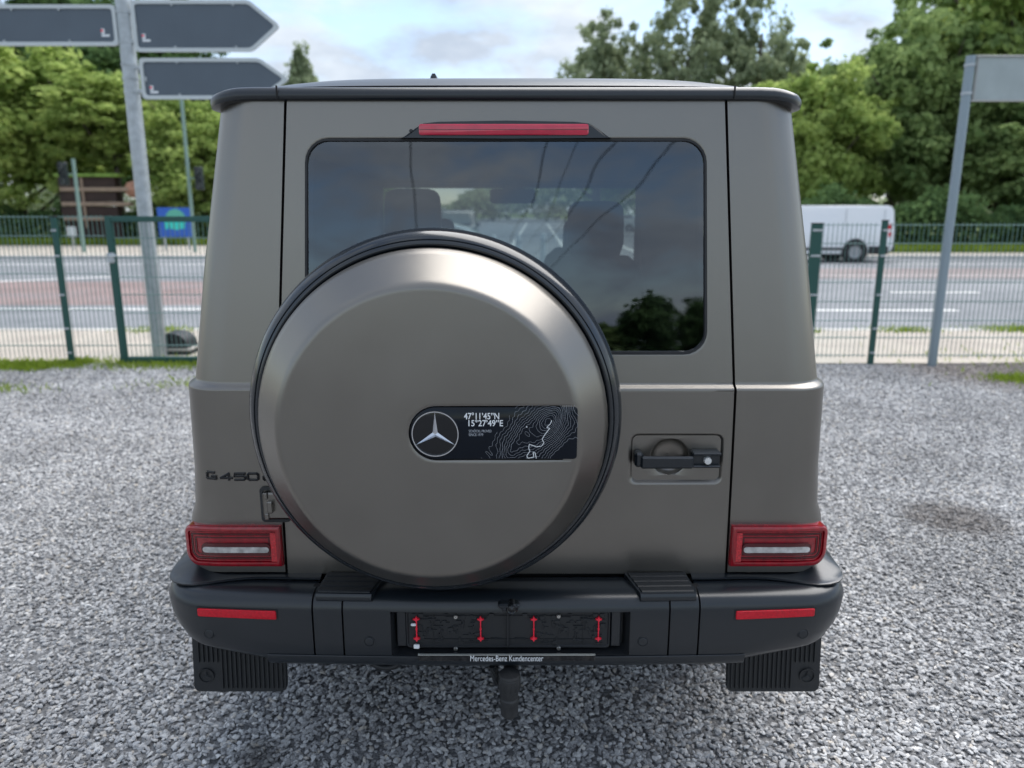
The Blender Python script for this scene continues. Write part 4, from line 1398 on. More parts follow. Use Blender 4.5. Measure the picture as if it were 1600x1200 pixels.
# contour map
def contours():
    x0, x1 = S_(752, 700).x, S_(903, 700).x
    z0, z1 = S_(800, 716).z, S_(800, 633).z
    nx, nz = 120, 66
    W_, H_ = x1 - x0, z1 - z0
    def hgt(u, v):      # u 0..1.8 across, v 0..1 up
        s = 0
        for cu, cv, a, su, sv, rot in ((1.12, .62, .85, .95, .50, .80), (1.30, .72, .40, .30, .16, .8), (.60, .22, .25, .35, .14, .9), (1.7, .95, -.35, .3, .3, .4), (1.5, .1, -.25, .35, .2, .9)):
            du, dv = u - cu, v - cv; c_, s__ = math.cos(rot), math.sin(rot)
            p_, q_ = du * c_ + dv * s__, -du * s__ + dv * c_
            s += a * math.exp(-(p_ / su) ** 2 - (q_ / sv) ** 2)
        s += .022 * math.sin(u * 13 + v * 7) + .022 * math.sin(v * 15 - u * 9) + .012 * math.sin(u * 41 + v * 37)
        return s
    g_ = [[hgt(1.8 * i / nx, j / nz) for i in range(nx + 1)] for j in range(nz + 1)]
    mb = MB()
    for lv, w in [(.10 + .075 * k, .00028 if k % 4 else .0004) for k in range(15)]:
        for j in range(nz):
            for i in range(nx):
                c4 = [(i, j), (i + 1, j), (i + 1, j + 1), (i, j + 1)]
                vals = [g_[q[1]][q[0]] for q in c4]
                hit = []
                for e in range(4):
                    va, vb = vals[e], vals[(e + 1) % 4]
                    if (va < lv) != (vb < lv):
                        t = (lv - va) / (vb - va); a_, b_ = c4[e], c4[(e + 1) % 4]
                        hit.append((a_[0] + (b_[0] - a_[0]) * t, a_[1] + (b_[1] - a_[1]) * t))
                if len(hit) >= 2:
                    p, q = [Vector((x0 + W_ * h_[0] / nx, 0, z0 + H_ * h_[1] / nz)) for h_ in hit[:2]]
                    # keep to the right of a slanting edge, as printed
                    if (p.x - x0) / W_ < .42 * max(0, (p.z - z0) / H_ - .1): continue
                    d = q - p
                    if d.length < 1e-7: continue
                    d.normalize(); n_ = Vector((-d.z, 0, d.x)) * w; d *= w * .6
                    mb.add([(v.x, yp - .0004, v.z) for v in (p - d - n_, q + d - n_, q + d + n_, p - d + n_)], [(0, 1, 2, 3)])
    o = mb.build("contour_lines", GREYPRINT, spare, 0, fix=False)
    # the thick white track and the summit dot
    def poly(px, w, nm):
        mb = MB()
        P3 = [S_(a, b) for a, b in px]
        for p, q in zip(P3, P3[1:]):
            d = (q - p); d.y = 0; d.normalize(); n_ = Vector((-d.z, 0, d.x)) * w; d *= w * .5
            mb.add([(v.x, yp - .0006, v.z) for v in (p - d - n_, q + d - n_, q + d + n_, p - d + n_)], [(0, 1, 2, 3)])
        mb.build(nm, WHITEPRINT, spare, 0, fix=False)
    poly([(862, 657), (860, 662), (854, 668), (859, 669), (852, 678), (847, 686), (850, 692), (846, 697), (838, 698), (827, 694), (826, 700), (828, 705), (823, 712), (825, 716), (834, 714), (833, 706), (836, 707), (838, 716)], .0008, "track_line")
    c = S_(823, 667)
    MB().lathe([(.0016, 0), (.0012, -.0006), (.0001, -.0006)], (c.x, yp - .0002, c.z), n=14).build("summit_dot", WHITEPRINT, spare, 0)
contours()

# --- cabin
cab = MB()
zf = .75
cab.add([(X0 + x, y, z) for x, y, z in ((-.84, 2.05, zf), (.84, 2.05, zf), (.84, 4.9, zf), (-.84, 4.9, zf))], [(0, 1, 2, 3)])
cab.add([(X0 + x, y, z) for x, y, z in ((-.74, 2.12, 1.875), (.74, 2.12, 1.875), (.765, 4.80, 1.83), (-.765, 4.80, 1.83))], [(3, 2, 1, 0)])
for s in (-1, 1):
    cab.add([(X0 + s * .85, 2.05, .70), (X0 + s * .85, 4.95, .70), (X0 + s * .85, 4.95, 1.24), (X0 + s * .85, 2.05, 1.24)], [(0, 1, 2, 3)])
    for ya, yb in ((2.24, 4.80),):
        cab.add([(X0 + s * .845, ya, 1.2), (X0 + s * .845, yb, 1.2), (X0 + s * .762, yb, 1.87), (X0 + s * .762, ya, 1.87)], [(0, 1, 2, 3)])  # opaque sheets added behind the side windows to keep daylight out of the cabin
cab.build("cabin_lining_and_window_blackout", CLOTH, car, 0)
def seat(x, y, ztop, hw, shoulder=True, kind_="seat"):
    mb = MB()
    def sec(z, w, t, yo):
        return [(x + a, y + yo + b, z) for a, b in rr(-w, w, -t, t, t * .9, 5, 2)]
    mb.loft([sec(.80, .25, .07, -.02), sec(1.1, .25, .075, -.03), sec(1.30, .235, .07, -.05), sec(1.42, .20, .055, -.06), sec(1.465, .15, .035, -.065), sec(1.472, .08, .01, -.065)], cap1=True)
    s = mb.build("seat", LEATHER, car, 60)
    mb = MB(); zc_ = ztop
    mb.loft([sec(zc_ - .245, hw * .55, .030, -.07), sec(zc_ - .235, hw * .86, .048, -.07), sec(zc_ - .18, hw, .055, -.07), sec(zc_ - .07, hw * .98, .055, -.07), sec(zc_ - .035, hw * .95, .054, -.07), sec(zc_ - .018, hw * .88, .050, -.07), sec(zc_ - .007, hw * .76, .042, -.07), sec(zc_ - .001, hw * .58, .030, -.07), sec(zc_, hw * .3, .015, -.07)], cap0=True, cap1=True)
    mb.build("headrest", LEATHER, s, 60)
    for d in (-.06, .06): MB().tube([(x + d, y - .065, 1.44), (x + d, y - .07, zc_ - .2)], .007, 8).build("headrest_post", CHROME, s, 60)
seat(X0 - .415, 3.45, 1.752, .125)
seat(X0 + .38, 3.45, 1.700, .125)
seat(X0 - .40, 4.25, 1.62, .11)
seat(X0 + .40, 4.25, 1.62, .11)
mb = MB(); mb.box((X0, 4.78, 1.17), (1.55, .34, .16), .05); mb.build("dashboard", CLOTH, car, 30)
mb = MB()
for k in range(33):
    pass
tp = [(X0 - .40 + .19 * math.cos(R(a)), 4.55 + .06 * math.sin(R(a)), 1.13 + .17 * math.sin(R(a))) for a in range(0, 361, 15)]
mb.tube(tp, .014, 8); mb.build("steering_wheel", CLOTH, car, 60)
mb = MB(); mb.box((X0 + .02, 4.62, 1.745), (.27, .03, .085), .02); mb.box((X0 + .02, 4.68, 1.80), (.12, .1, .08), .02)
mb.build("rear_view_mirror", CLOTH, car, 30)

# ================================================================== FENCES AND GATE
def mesh_panel(x0, x1, y, z0, z1, rows, parent, m=GREENWIRE, vr=.0026, hr=.005, step=.0505):
    mb = MB()
    n = int(abs(x1 - x0) / step)
    for i in range(n + 1):
        x = x0 + step * i
        mb.box((x, y, (z0 + z1) / 2), (vr * 2, vr * 2, z1 - z0))
    o = mb.build("vertical_wires", m, parent, 0, fix=False); tag(o, kind="stuff")
    for z in rows:
        mb = MB()
        for dy in (-.008, .008): mb.tube([(x0, y + dy, z), (x1, y + dy, z)], hr, 6)
        mb.build("horizontal_wire", GALVWIRE, parent, 0, fix=False)
GALVWIRE = mat("pale_green_wire", (0.20, 0.30, 0.28), 0.4, 0.2)
def fence_post(x, y, h, parent, w=.062, lean=0.0, m=GREENSTEEL):
    mb = MB(); mb.box((x, y, h / 2 - .1), (w, .045, h + .2), .006)
    p = mb.build("fence_post", m, parent, 30)
    mb = MB(); mb.box((x, y, h + .004), (w + .006, .05, .012), .003); mb.build("post_cap", PLASTIC, p, 0)
    mb = MB()
    for z in (1.46, 1.19, .77, .40, .13):
        mb.box((x, y - .028, z), (w * .9, .012, .022), .003)
    mb.build("wire_clamp", GALV, p, 0)
    return p
fl = thing("mesh_fence", (-7, 8.3, 0), "green welded mesh fence left of the open gate frame, grass at its foot", "fence", "green mesh fences along the yard")
mesh_panel(-9.85, -4.945, 8.34, .06, 1.62, (1.60, 1.40, .995, .60, .20), fl)
mesh_panel(-4.87, -4.40, 8.34, .06, 1.62, (1.60, 1.40, .995, .60, .20), fl)
for x in (-7.42, -4.905, -9.9): fence_post(x, 8.30, 1.60, fl)
gt = thing("gate", (-4.3, 8.30, 0), "green tube framed mesh gate standing left of the car", "gate")
mb = MB()
gx0, gx1 = -4.315, -1.75
mb.box((gx0, 8.3, .815), (.072, .06, 1.59), .006); mb.box((gx1, 8.3, .815), (.072, .06, 1.59), .006)
mb.build("gate_stile", GREENSTEEL, gt, 30)
mb = MB(); mb.box(((gx0 + gx1) / 2, 8.3, 1.578), (gx1 - gx0 - .074, .06, .060), .006); mb.build("gate_rail", GREENSTEEL, gt, 30)
mb = MB(); mb.box(((gx0 + gx1) / 2, 8.3, .05), (gx1 - gx0 - .074, .06, .060), .006); mb.build("gate_rail", GREENSTEEL, gt, 30)
mb = MB(); mb.box((-4.05, 8.3, -.04), (.05, .05, .12), .004); mb.box((-1.9, 8.3, -.04), (.05, .05, .12), .004); mb.build("gate_foot", GREENSTEEL, gt, 30)
mesh_panel(gx0 + .04, gx1 - .04, 8.30, .08, 1.55, (1.38, 1.17, .96, .77, .57, .21), gt)
mb = MB(); mb.box((gx0, 8.255, 1.17), (.075, .03, .11), .008); mb.build("gate_lock", GALV, gt, 30)
mb = MB(); mb.tube([(gx0, 8.25, 1.20), (gx0 + .01, 8.20, 1.20), (gx0 + .10, 8.19, 1.20)], .010, 8); mb.build("gate_handle", CHROME, gt, 50)

fr = thing("mesh_fence", (7, 8.3, 0), "green welded mesh fence right of the car with two posts in view", "fence", "green mesh fences along the yard")
mesh_panel(3.36, 3.955, 8.34, .06, 1.54, (1.515, 1.32, .90, .69, .48, .29, .09), fr)
mesh_panel(4.04, 6.50, 8.34, .06, 1.54, (1.515, 1.32, .90, .69, .48, .29, .09), fr)
mesh_panel(6.58, 10.2, 8.34, .06, 1.54, (1.515, 1.32, .90, .69, .48, .29, .09), fr)
for x in (3.995, 6.54): fence_post(x, 8.30, 1.56, fr, .06)
p = fence_post(3.27, 8.30, 1.53, fr, .12)

# ================================================================== POLES AND SIGNS
pole = thing("sign_pole", (-4.13, 8.75, 0), "tall grey steel pole behind the gate carrying the dark sign boards", "pole")
mb = MB(); mb.tube([(-4.13, 8.75, -.1), (-4.13, 8.75, 2.4), (-4.13, 8.75, 5.0)], [.080, .080, .078], 24); mb.build("shaft", GALV, pole, 60)
for z in (3.72, 3.42, 3.20, 2.92, 3.06):
    MB().lathe([(.079, -.014), (.086, -.012), (.086, .012), (.079, .014)], (-4.13, 8.75, z), 'z', 24).build("clamp_band", GALV, pole, 40)
SY = 8.72
def sign(pts, label, screws, name="direction_sign", logo=None):
    """board seen from its grey back with pale rim; pts are x,z outline points, anticlockwise"""
    cx = sum(p[0] for p in pts) / len(pts); cz = sum(p[1] for p in pts) / len(pts)
    s = thing(name, (cx, SY, min(p[1] for p in pts)), label, "sign", "dark sign boards on the tall pole")
    def rounded(pts, r=.05):
        out = []
        n = len(pts)
        for i in range(n):
            a, b, c = Vector(pts[i - 1]), Vector(pts[i]), Vector(pts[(i + 1) % n])
            u, w = (a - b).normalized(), (c - b).normalized()
            p0, p1 = b + u * r, b + w * r
            for k in range(6):
                t = k / 5; out.append(tuple((p0 * (1 - t) ** 2 + b * 2 * t * (1 - t) + p1 * t * t)))
        return out
    def inset(pts, d):
        n = len(pts); out = []
        for i in range(n):
            a, b, c = Vector(pts[i - 1]), Vector(pts[i]), Vector(pts[(i + 1) % n])
            u, w = (b - a).normalized(), (c - b).normalized()
            n0, n1 = Vector((-u.y, u.x)), Vector((-w.y, w.x))
            k = n0 + n1; k = k / max(.2, k.dot(n0)) ; out.append(tuple(b + k * d))
        return out
    big = rounded(pts); small = rounded(inset(pts, .038), .04)
    MB().prism(small, lambda a, b: (a, SY - .004, b), lambda a, b: (a, SY + .004, b)).build("board", SIGNBACK, s, 0)
    MB().loft([[(a, SY - .004, b) for a, b in small], [(a, SY - .020, b) for a, b in small], [(a, SY - .022, b) for a, b in big], [(a, SY + .010, b) for a, b in big], [(a, SY + .004, b) for a, b in small]]).build("rim", SIGNEDGE, s, 20)
    for (x, z) in screws:
        MB().box((x, SY - .014, z), (.022, .012, .05), .003).build("rim_clip", GALV, s, 0)
    if logo:
        x, z = logo
        MB().box((x, SY - .006, z + .03), (.036, .003, .05)).build("sticker", WHITEPRINT, s, 0)
        MB().box((x - .008, SY - .0085, z + .035), (.022, .002, .022)).build("sticker_mark", REDPLASTIC, s, 0)
        MB().box((x + .025, SY - .006, z - .012), (.085, .003, .022)).build("sticker_text_strip", WHITEPRINT, s, 0)
    return s
sign([(-6.2, 3.385), (-4.20, 3.385), (-4.20, 3.79), (-6.2, 3.79)], "dark rectangular board left of the tall pole, topmost left", [(-4.72, 3.42), (-5.42, 3.42), (-4.8, 3.755), (-5.3, 3.755)], logo=(-4.36, 3.50))
sign([(-4.035, 3.325), (-2.78, 3.325), (-2.46, 3.58), (-2.78, 3.835), (-4.035, 3.835)], "upper dark arrow-shaped board pointing right, right of the tall pole", [(-3.6, 3.36), (-2.95, 3.36), (-3.6, 3.80), (-2.95, 3.80), (-4.0, 3.58), (-2.50, 3.58)], logo=(-3.93, 3.45))
sign([(-4.005, 2.845), (-2.71, 2.845), (-2.40, 3.05), (-2.71, 3.262), (-4.005, 3.262)], "lower dark arrow-shaped board pointing right, just above the car's roof corner", [(-3.6, 2.88), (-3.6, 3.23), (-2.95, 3.23), (-3.95, 3.05)], logo=(-3.90, 2.93))
for z in (3.72, 3.43, 3.17, 2.93):
    MB().box((-4.06, 8.72, z), (.12, .03, .035), .004).build("sign_bracket", GALV, pole, 0)

post = thing("board_post", (4.628, 8.2, 0), "slim grey steel post right of the car holding the pale board", "post")
mb = MB(); mb.tube([(4.628, 8.2, -.05), (4.635, 8.2, 3.19)], .046, 20); mb.build("shaft", mat("grey_painted_post", (.27, .33, .37), .5, .3), post, 60)
for z in (3.10, 2.83): MB().lathe([(.046, -.014), (.053, -.012), (.053, .012), (.046, .014)], (4.634, 8.2, z), 'z', 20).build("clamp_band", GALV, post, 40)
bd = thing("info_board", (5.4, 8.2, 2.77), "pale grey blank board with a dirty rim at the upper right edge", "sign")
MB().box((5.45, 8.2, 2.972), (1.50, .010, .42), .003).build("board", BOARDGREY, bd, 0)
mb = MB()
mb.box((5.45, 8.19, 3.185), (1.54, .03, .018), .003); mb.box((5.45, 8.19, 2.760), (1.54, .03, .018), .003)
mb.build("board_rim", mat("rim_grey", (.42, .42, .40), .6, .2), bd, 0)
MB().box((4.70, 8.19, 2.972), (.016, .03, .405), .003).build("board_edge", mat("edge_grey", (.36, .36, .35), .6, .2), bd, 0)
MB().box((5.25, 8.193, 2.972), (.012, .006, .40), .001).build("board_seam", GALV, bd, 0)

# dark domed box at the pole foot
dm = thing("plastic_cover", (-3.83, 8.75, 0), "black domed plastic cover on a pale base behind the gate", "box")
mb = MB(); c = at(284, 556, 9.0)
cx = c.x
pts = [(cx - .17, .05), (cx - .17, .13), (cx - .15, .19), (cx - .10, .225), (cx, .22), (cx + .08, .19), (cx + .13, .13), (cx + .15, .05)]
mb.prism(pts, lambda a, b: (a, 8.85, b + .03), lambda a, b: (a, 9.15, b + .03)); mb.build("hood", PLASTIC, dm, 50)
MB().box((cx + .02, 9.0, .06), (.32, .34, .035), .01).build("pale_base", CONCRETE, dm, 0)
MB().box((cx + .02, 9.0, .02), (.30, .30, .045), .01).build("foot", PLASTIC, dm, 0)

# ------------------------------------------------------------------ traffic lights across the road
def traffic_light(x, y, h, label, head_z, head_dx, group="traffic lights across the road"):
    t = thing("traffic_light", (x, y, 0), label, "traffic light", group)
    MB().tube([(x, y, -.05), (x, y, h)], .07, 12).build("pole", POSTGREEN, t, 60)
    hd = MB().box((x + head_dx, y - .05, head_z), (.30, .24, .92), .03).build("signal_head", BLACKLAMP, t, 30)
    for k in (-1, 0, 1):
        MB().lathe([(.105, 0), (.115, -.02), (.115, -.10), (.10, -.10), (.10, -.02), (.001, -.01)], (x + head_dx, y - .17, head_z + k * .29), n=18).build("lamp", mat("dead_lamp", (.05, .06, .06), .3) if k else BLACKLAMP, hd, 40)
    MB().box((x + head_dx * .5, y, head_z), (abs(head_dx), .05, .06), .01).build("bracket", POSTGREEN, t, 0)
    return t
traffic_light(-17.8, 32, 3.75, "pale green traffic light pole in front of the dark brown boards", 3.15, -.42)
traffic_light(-13.18, 32, 6.2, "tall pale green traffic light pole beside the blue poster", 2.98, .45)
# blue poster board
bb = thing("blue_board", (-14.8, 34, 0), "small blue board with turquoise print in front of the trees", "sign")
MB().box((-14.78, 34, 1.20), (1.45, .08, 1.25), .01).build("panel", BLUESIGN, bb, 0)
mb = MB(); mb.lathe([(.45, 0), (.44, -.006), (.001, -.006)], (-14.72, 33.955, 1.32), n=26); mb.build("round_print", mat("green_print", (.10, .42, .32), .5), bb, 0)
text("BIKE", .42, CYANPRINT, bb, "poster_lettering", (-15.25, 33.94, .98), bold=.02) if False else None
mb = MB()
for i, (x, w, h_) in enumerate(((-15.15, .16, .34), (-14.93, .16, .30), (-14.70, .20, .36), (-14.44, .20, .30))):
    mb.box((x, 33.945, 1.08), (w, .006, h_), .002)
mb.build("turquoise_print", CYANPRINT, bb, 0)
mb = MB()
for x in (-15.3, -14.25): mb.box((x, 34, .35), (.06, .06, .72), .005)
mb.build("leg", GALV, bb, 0)
ws_ = thing("white_sign", at(112, 362, 33), "small white square sign low in front of the left hedge", "sign")
q = at(112, 362, 33)
ws_.location = (q.x, 33, 0)
MB().box((q.x, 33, q.z), (.38, .02, .42), .005).build("panel", SIGNEDGE, ws_, 0)
MB().box((q.x, 33.03, q.z / 2), (.05, .04, q.z), .005).build("stake", GALV, ws_, 0)

# brown board wall with pale beams and a green top
bw = thing("timber_wall", (-21.6, 40.2, 0), "dark brown timber structure with pale beams among the left trees", "wall")
for k in range(3):
    z = 3.13 - k * .73
    MB().box((-21.7, 40.2, z), (2.9, .5, .50), .02).build("dark_board", BROWNWOOD, bw, 0)
    MB().box((-21.3, 40.1, z - .36), (3.5, .5, .20), .02).build("pale_beam", TANWOOD, bw, 0)
for x in (-21.9,):
    MB().box((x, 39.92, 2.1), (.10, .1, 2.5), .01).build("upright", TANWOOD, bw, 0)
MB().box((-21.7, 40.3, .65), (2.9, .3, 1.25), .02).build("dark_board", BROWNWOOD, bw, 0)
MB().box((-21.6, 40.2, 3.46), (3.2, .9, .16), .03).build("green_roof_edge", mat("mossy_green", (.16, .26, .05), .9, noise=.3, nscale=4), bw, 0)
rb = tag(MB().lathe([(.02, -.45), (.42, -.3), (.62, 0), (.42, .35), (.02, .5)], (-19.4, 40.4, 2.75), 'z', 9).build("rubble_heap", REDSTONE, None, 0), "reddish brown lump beside the dark timber wall", "rock")

# white bollards seen through the windows
for k, (x, y) in enumerate(((.22, 26.0), (1.12, 27.5), (-.58, 25.2), (2.1, 28.0))):
    lab = ["pale post second from left seen through the car's windows", "pale post third from left seen through the car's windows", "leftmost pale post seen through the car's windows", "rightmost pale post seen through the car's windows"][k]
    b = thing("bollard", (x, y, -.1), lab, "bollard", "pale posts on the road island")
    MB().lathe([(.11, 0), (.10, .9), (.07, 1.0), (.001, 1.03)], (x, y, -.1), 'z', 14).build("body", SIGNEDGE, b, 40)
    MB().lathe([(.104, .68), (.104, .80)], (x, y, -.1), 'z', 14).build("band", YELLOW if k == 2 else GALV, b, 40)

# ------------------------------------------------------------------ other vehicles
def car_body(name, loc, rz, prof, glass_prof, W, m_paint, label, cat, wheels, wr, group=None, van=False, lights_rear=True):
    """vehicle along local X (front = +X): prof is its side outline, glass_prof the window band"""
    t = thing(name, (0, 0, 0), label, cat, group)
    hw = W / 2
    def tw(z):     # tumblehome
        zt = max(p[1] for p in prof)
        zb = .95 if not van else 1.1
        return 1 - (.16 if not van else .07) * max(0, (z - zb) / (zt - zb))
    n = len(prof)
    sub = []
    for i in range(n):
        a, b = prof[i], prof[(i + 1) % n]
        for k in range(3):
            u = k / 3; sub.append((a[0] + (b[0] - a[0]) * u, a[1] + (b[1] - a[1]) * u))
    mb = MB()
    cx_ = sum(p[0] for p in sub) / len(sub); cz_ = sum(p[1] for p in sub) / len(sub)
    def loop(y, s):
        return [(cx_ + (x - cx_) * s, y * tw(z), cz_ + (z - cz_) * (1 - (1 - s) * .8)) for x, z in sub]
    ls = [loop(-hw, .97), loop(-hw * .985, .99), loop(-hw * .93, 1), loop(hw * .93, 1), loop(hw * .985, .99), loop(hw, .97)]
    mb.loft(ls)
    for l, rev in ((ls[0], True), (ls[-1], False)):
        tris = tessellate_polygon([[Vector((p[0], p[2], 0)) for p in l]])
        mb.add(l, [tuple(t_) for t_ in tris])
    mb.build("body", m_paint, t, 35)
    for gp in glass_prof:
        for s in (-1, 1):
            f0 = lambda x, z: (x, s * (hw * .99 * tw(z) + .006), z)
            f1 = lambda x, z: (x, s * (hw * .99 * tw(z) - .02), z)
            MB().prism(gp, f0, f1).build("side_window", CARGLASS_D, t, 0)
    for x in wheels:
        for s in (-1, 1):
            w = thing("wheel", (0, 0, 0), None, None); w.parent = t
            Y = lambda o: s * (hw + o)
            MB().lathe([(wr * 1.24, s * -.03), (wr * 1.23, s * .012), (wr * 1.1, s * .016), (.001, s * .016)], (x, Y(0), wr * 1.03), 'y', 26).build("wheel_arch", DARK, t, 40)
            MB().lathe([(wr * .60, s * -.15), (wr * .96, s * -.15), (wr, s * -.10), (wr, s * .02), (wr * .93, s * .045), (wr * .66, s * .045), (wr * .60, s * .03)], (x, Y(0), wr), 'y', 26).build("tyre", RUBBER, w, 40)
            MB().lathe([(wr * .60, s * .03), (wr * .57, s * .045), (wr * .48, s * .034), (wr * .24, s * .022), (wr * .20, s * .04), (.001, s * .042)], (x, Y(0), wr), 'y', 22).build("rim", STEELRIM, w, 40)
    t["_dummy"] = 0
    del t["_dummy"]
    t.location = loc; t.rotation_euler = (0, 0, rz)
    return t
STEELRIM = mat("steel_rim_grey", (.34, .35, .36), .45, .3)
CARGLASS_D = mat("dark_car_window", (.015, .02, .022), .06, 0, spec=.8)
def rotpoint(x, y, z): return (x, y, z)

# white panel van, driving to the left
van_prof = [(-2.45, .42), (-2.50, .60), (-2.50, 1.1), (-2.44, 1.80), (-2.36, 1.93), (-2.2, 1.97), (.9, 1.97), (1.25, 1.90), (1.9, 1.25), (2.35, 1.02), (2.5, .75), (2.5, .45), (2.3, .30), (-2.2, .30)]
van = car_body("panel_van", (13.36 - 2.47, 28.0, -.10), math.pi, van_prof, [[(.75, 1.15), (1.75, 1.22), (1.25, 1.75), (.75, 1.78)]], 1.95, WHITECAR, "white panel van driving left on the far lane, seen right of the car", "van", (-1.15, 1.75), .37, van=True)
def vadd(mb, nm, m_, sm=0):
    keep = van.location.copy(), van.rotation_euler.copy()
    van.location = (0, 0, 0)
    o = mb.build(nm, m_, van, sm); van.location = keep[0]; return o
# local +Y faces the camera (van is turned by pi), rear is -X
mb = MB(); mb.box((-2.30, .955, 1.24), (.13, .05, .20), .02); vadd(mb, "tail_light", REFLECTOR)
mb = MB(); mb.box((-2.33, .965, .98), (.12, .05, .18), .02); vadd(mb, "tail_light", REFLECTOR)
mb = MB(); mb.box((-1.98, .93, .44), (.72, .12, .30), .03); vadd(mb, "lower_cladding", PLASTIC)
mb = MB(); mb.box((.25, .97, .48), (1.9, .06, .10), .02); vadd(mb, "sill_strip", PLASTIC)
mb = MB(); mb.box((-2.50, 0, .50), (.14, 1.8, .20), .03); vadd(mb, "rear_bumper", PLASTIC)
mb = MB(); mb.box((-.75, .965, 1.2), (.014, .012, 1.3), 0); mb.box((-2.1, .955, 1.2), (.012, .012, 1.3), 0); vadd(mb, "panel_seam", GALV)

hatch = [(-2.0, .40), (-2.1, .65), (-2.05, 1.0), (-1.8, 1.38), (-1.5, 1.50), (.1, 1.52), (.35, 1.46), (1.15, .98), (1.85, .86), (2.1, .65), (2.1, .35), (1.8, .22), (-1.8, .22)]
car_body("parked_car", (-.95, 10.0, 0), 0, hatch, [[(-1.65, 1.02), (-.35, 1.0), (-.35, 1.42), (-1.42, 1.40)], [(-.27, 1.0), (.85, .99), (.30, 1.38), (-.27, 1.42)]], 1.76, GREYCAR, "silver-green hatchback parked across beyond the car, glimpsed through its windows", "car", (-1.3, 1.35), .31)
suv = [(-2.2, .45), (-2.25, .7), (-2.2, 1.1), (-2.0, 1.72), (-1.8, 1.82), (.3, 1.82), (.55, 1.75), (1.1, 1.18), (2.05, 1.08), (2.25, .8), (2.25, .45), (2.0, .3), (-2.0, .3)]
sv = car_body("approaching_car", (-2.55, 36, -.096), -math.pi / 2, suv, [[(-1.9, 1.12), (.9, 1.12), (.45, 1.68), (-1.75, 1.70)]], 1.86, DARKCAR, "dark off-roader facing the camera on the side road, seen through the car's windows", "car", (-1.4, 1.4), .37)
keep = sv.location.copy(); sv.location = (0, 0, 0)
MB().add([(1.10, -.70, 1.24), (1.10, .70, 1.24), (.600, .60, 1.70), (.600, -.60, 1.70)], [(0, 1, 2, 3)]).build("windscreen", mat("pale_windscreen", (.10, .14, .14), .12), sv, 0)
for s in (-1, 1):
    MB().box((2.22, s * .72, .86), (.08, .26, .16), .03).build("headlight", SIGNEDGE, sv, 0)
    MB().tube([(-1.5, s * .66, 1.90), (.3, s * .66, 1.90)], .03, 8).build("roof_rail", GALV, sv, 0)
    MB().box((.85, s * 1.02, 1.18), (.12, .2, .15), .03).build("wing_mirror", DARKCAR, sv, 0)
sv.location = keep
w2 = car_body("distant_car", (9.6, 70, -.096), math.pi * .86, hatch, [[(-1.65, 1.02), (.85, .99), (.30, 1.38), (-1.42, 1.42)]], 1.76, WHITECAR, "small white car far off on the side road, seen through the car's windows", "car", (-1.3, 1.35), .31)

# ================================================================== TREES
def crown_mesh(name, seed, m, rx, ry, rz, nc=110, per=230, leaf=.17, spread=.62, droop=0.0, hollow=.55, cone=False):
    g_ = np.random.default_rng(seed)
    # boughs of uneven reach, each carrying several clumps
    nb = max(14, nc // 9)
    u = g_.normal(size=(nb, 3)); u /= np.linalg.norm(u, axis=1)[:, None]
    reach = .55 + .38 * g_.random(nb) ** .8
    bi = g_.integers(0, nb, nc)
    cen = u[bi] * (reach[bi] * (hollow + (1 - hollow) * g_.random(nc) ** .6))[:, None] + np.clip(g_.normal(size=(nc, 3)) * .125, -.2, .2)
    if cone:
        cen[:, :2] *= np.clip(1.15 - .62 * (cen[:, 2:3] + 1), .08, 2)
    csz = spread * (.35 + .9 * g_.random(nc) ** 1.6)
    cidx = np.repeat(np.arange(nc), per)
    n = len(cidx)
    off = g_.normal(size=(n, 3)); off /= (np.linalg.norm(off, axis=1)[:, None] + 1e-9)
    off *= (g_.random(n) ** .45)[:, None]
    off[:, 2] = off[:, 2] * .65 - droop * (off[:, 0] ** 2 + off[:, 1] ** 2)
    P = cen[cidx] * np.array([rx, ry, rz]) + off * csz[cidx][:, None]
    a = g_.normal(size=(n, 3)); a /= np.linalg.norm(a, axis=1)[:, None]
    nn = off + np.array([0, 0, .6]) + g_.normal(size=(n, 3)) * .6
    b = np.cross(nn, a); b /= (np.linalg.norm(b, axis=1)[:, None] + 1e-9)
    a = np.cross(b, nn); a /= (np.linalg.norm(a, axis=1)[:, None] + 1e-9)
    s = leaf * (.55 + .9 * g_.random(n))[:, None]
    V = np.stack([P - a * s * .5, P + b * s * .32, P + a * s * .5, P - b * s * .32], axis=1).reshape(-1, 3)
    me = bpy.data.meshes.new(name)
    me.vertices.add(n * 4); me.vertices.foreach_set("co", V.ravel())
    me.loops.add(n * 4); me.loops.foreach_set("vertex_index", np.arange(n * 4, dtype=np.int32))
    me.polygons.add(n); me.polygons.foreach_set("loop_start", np.arange(0, n * 4, 4, dtype=np.int32))
    me.update(calc_edges=True); me.validate()
    me.materials.append(m)
    return me, cen * np.array([rx, ry, rz])

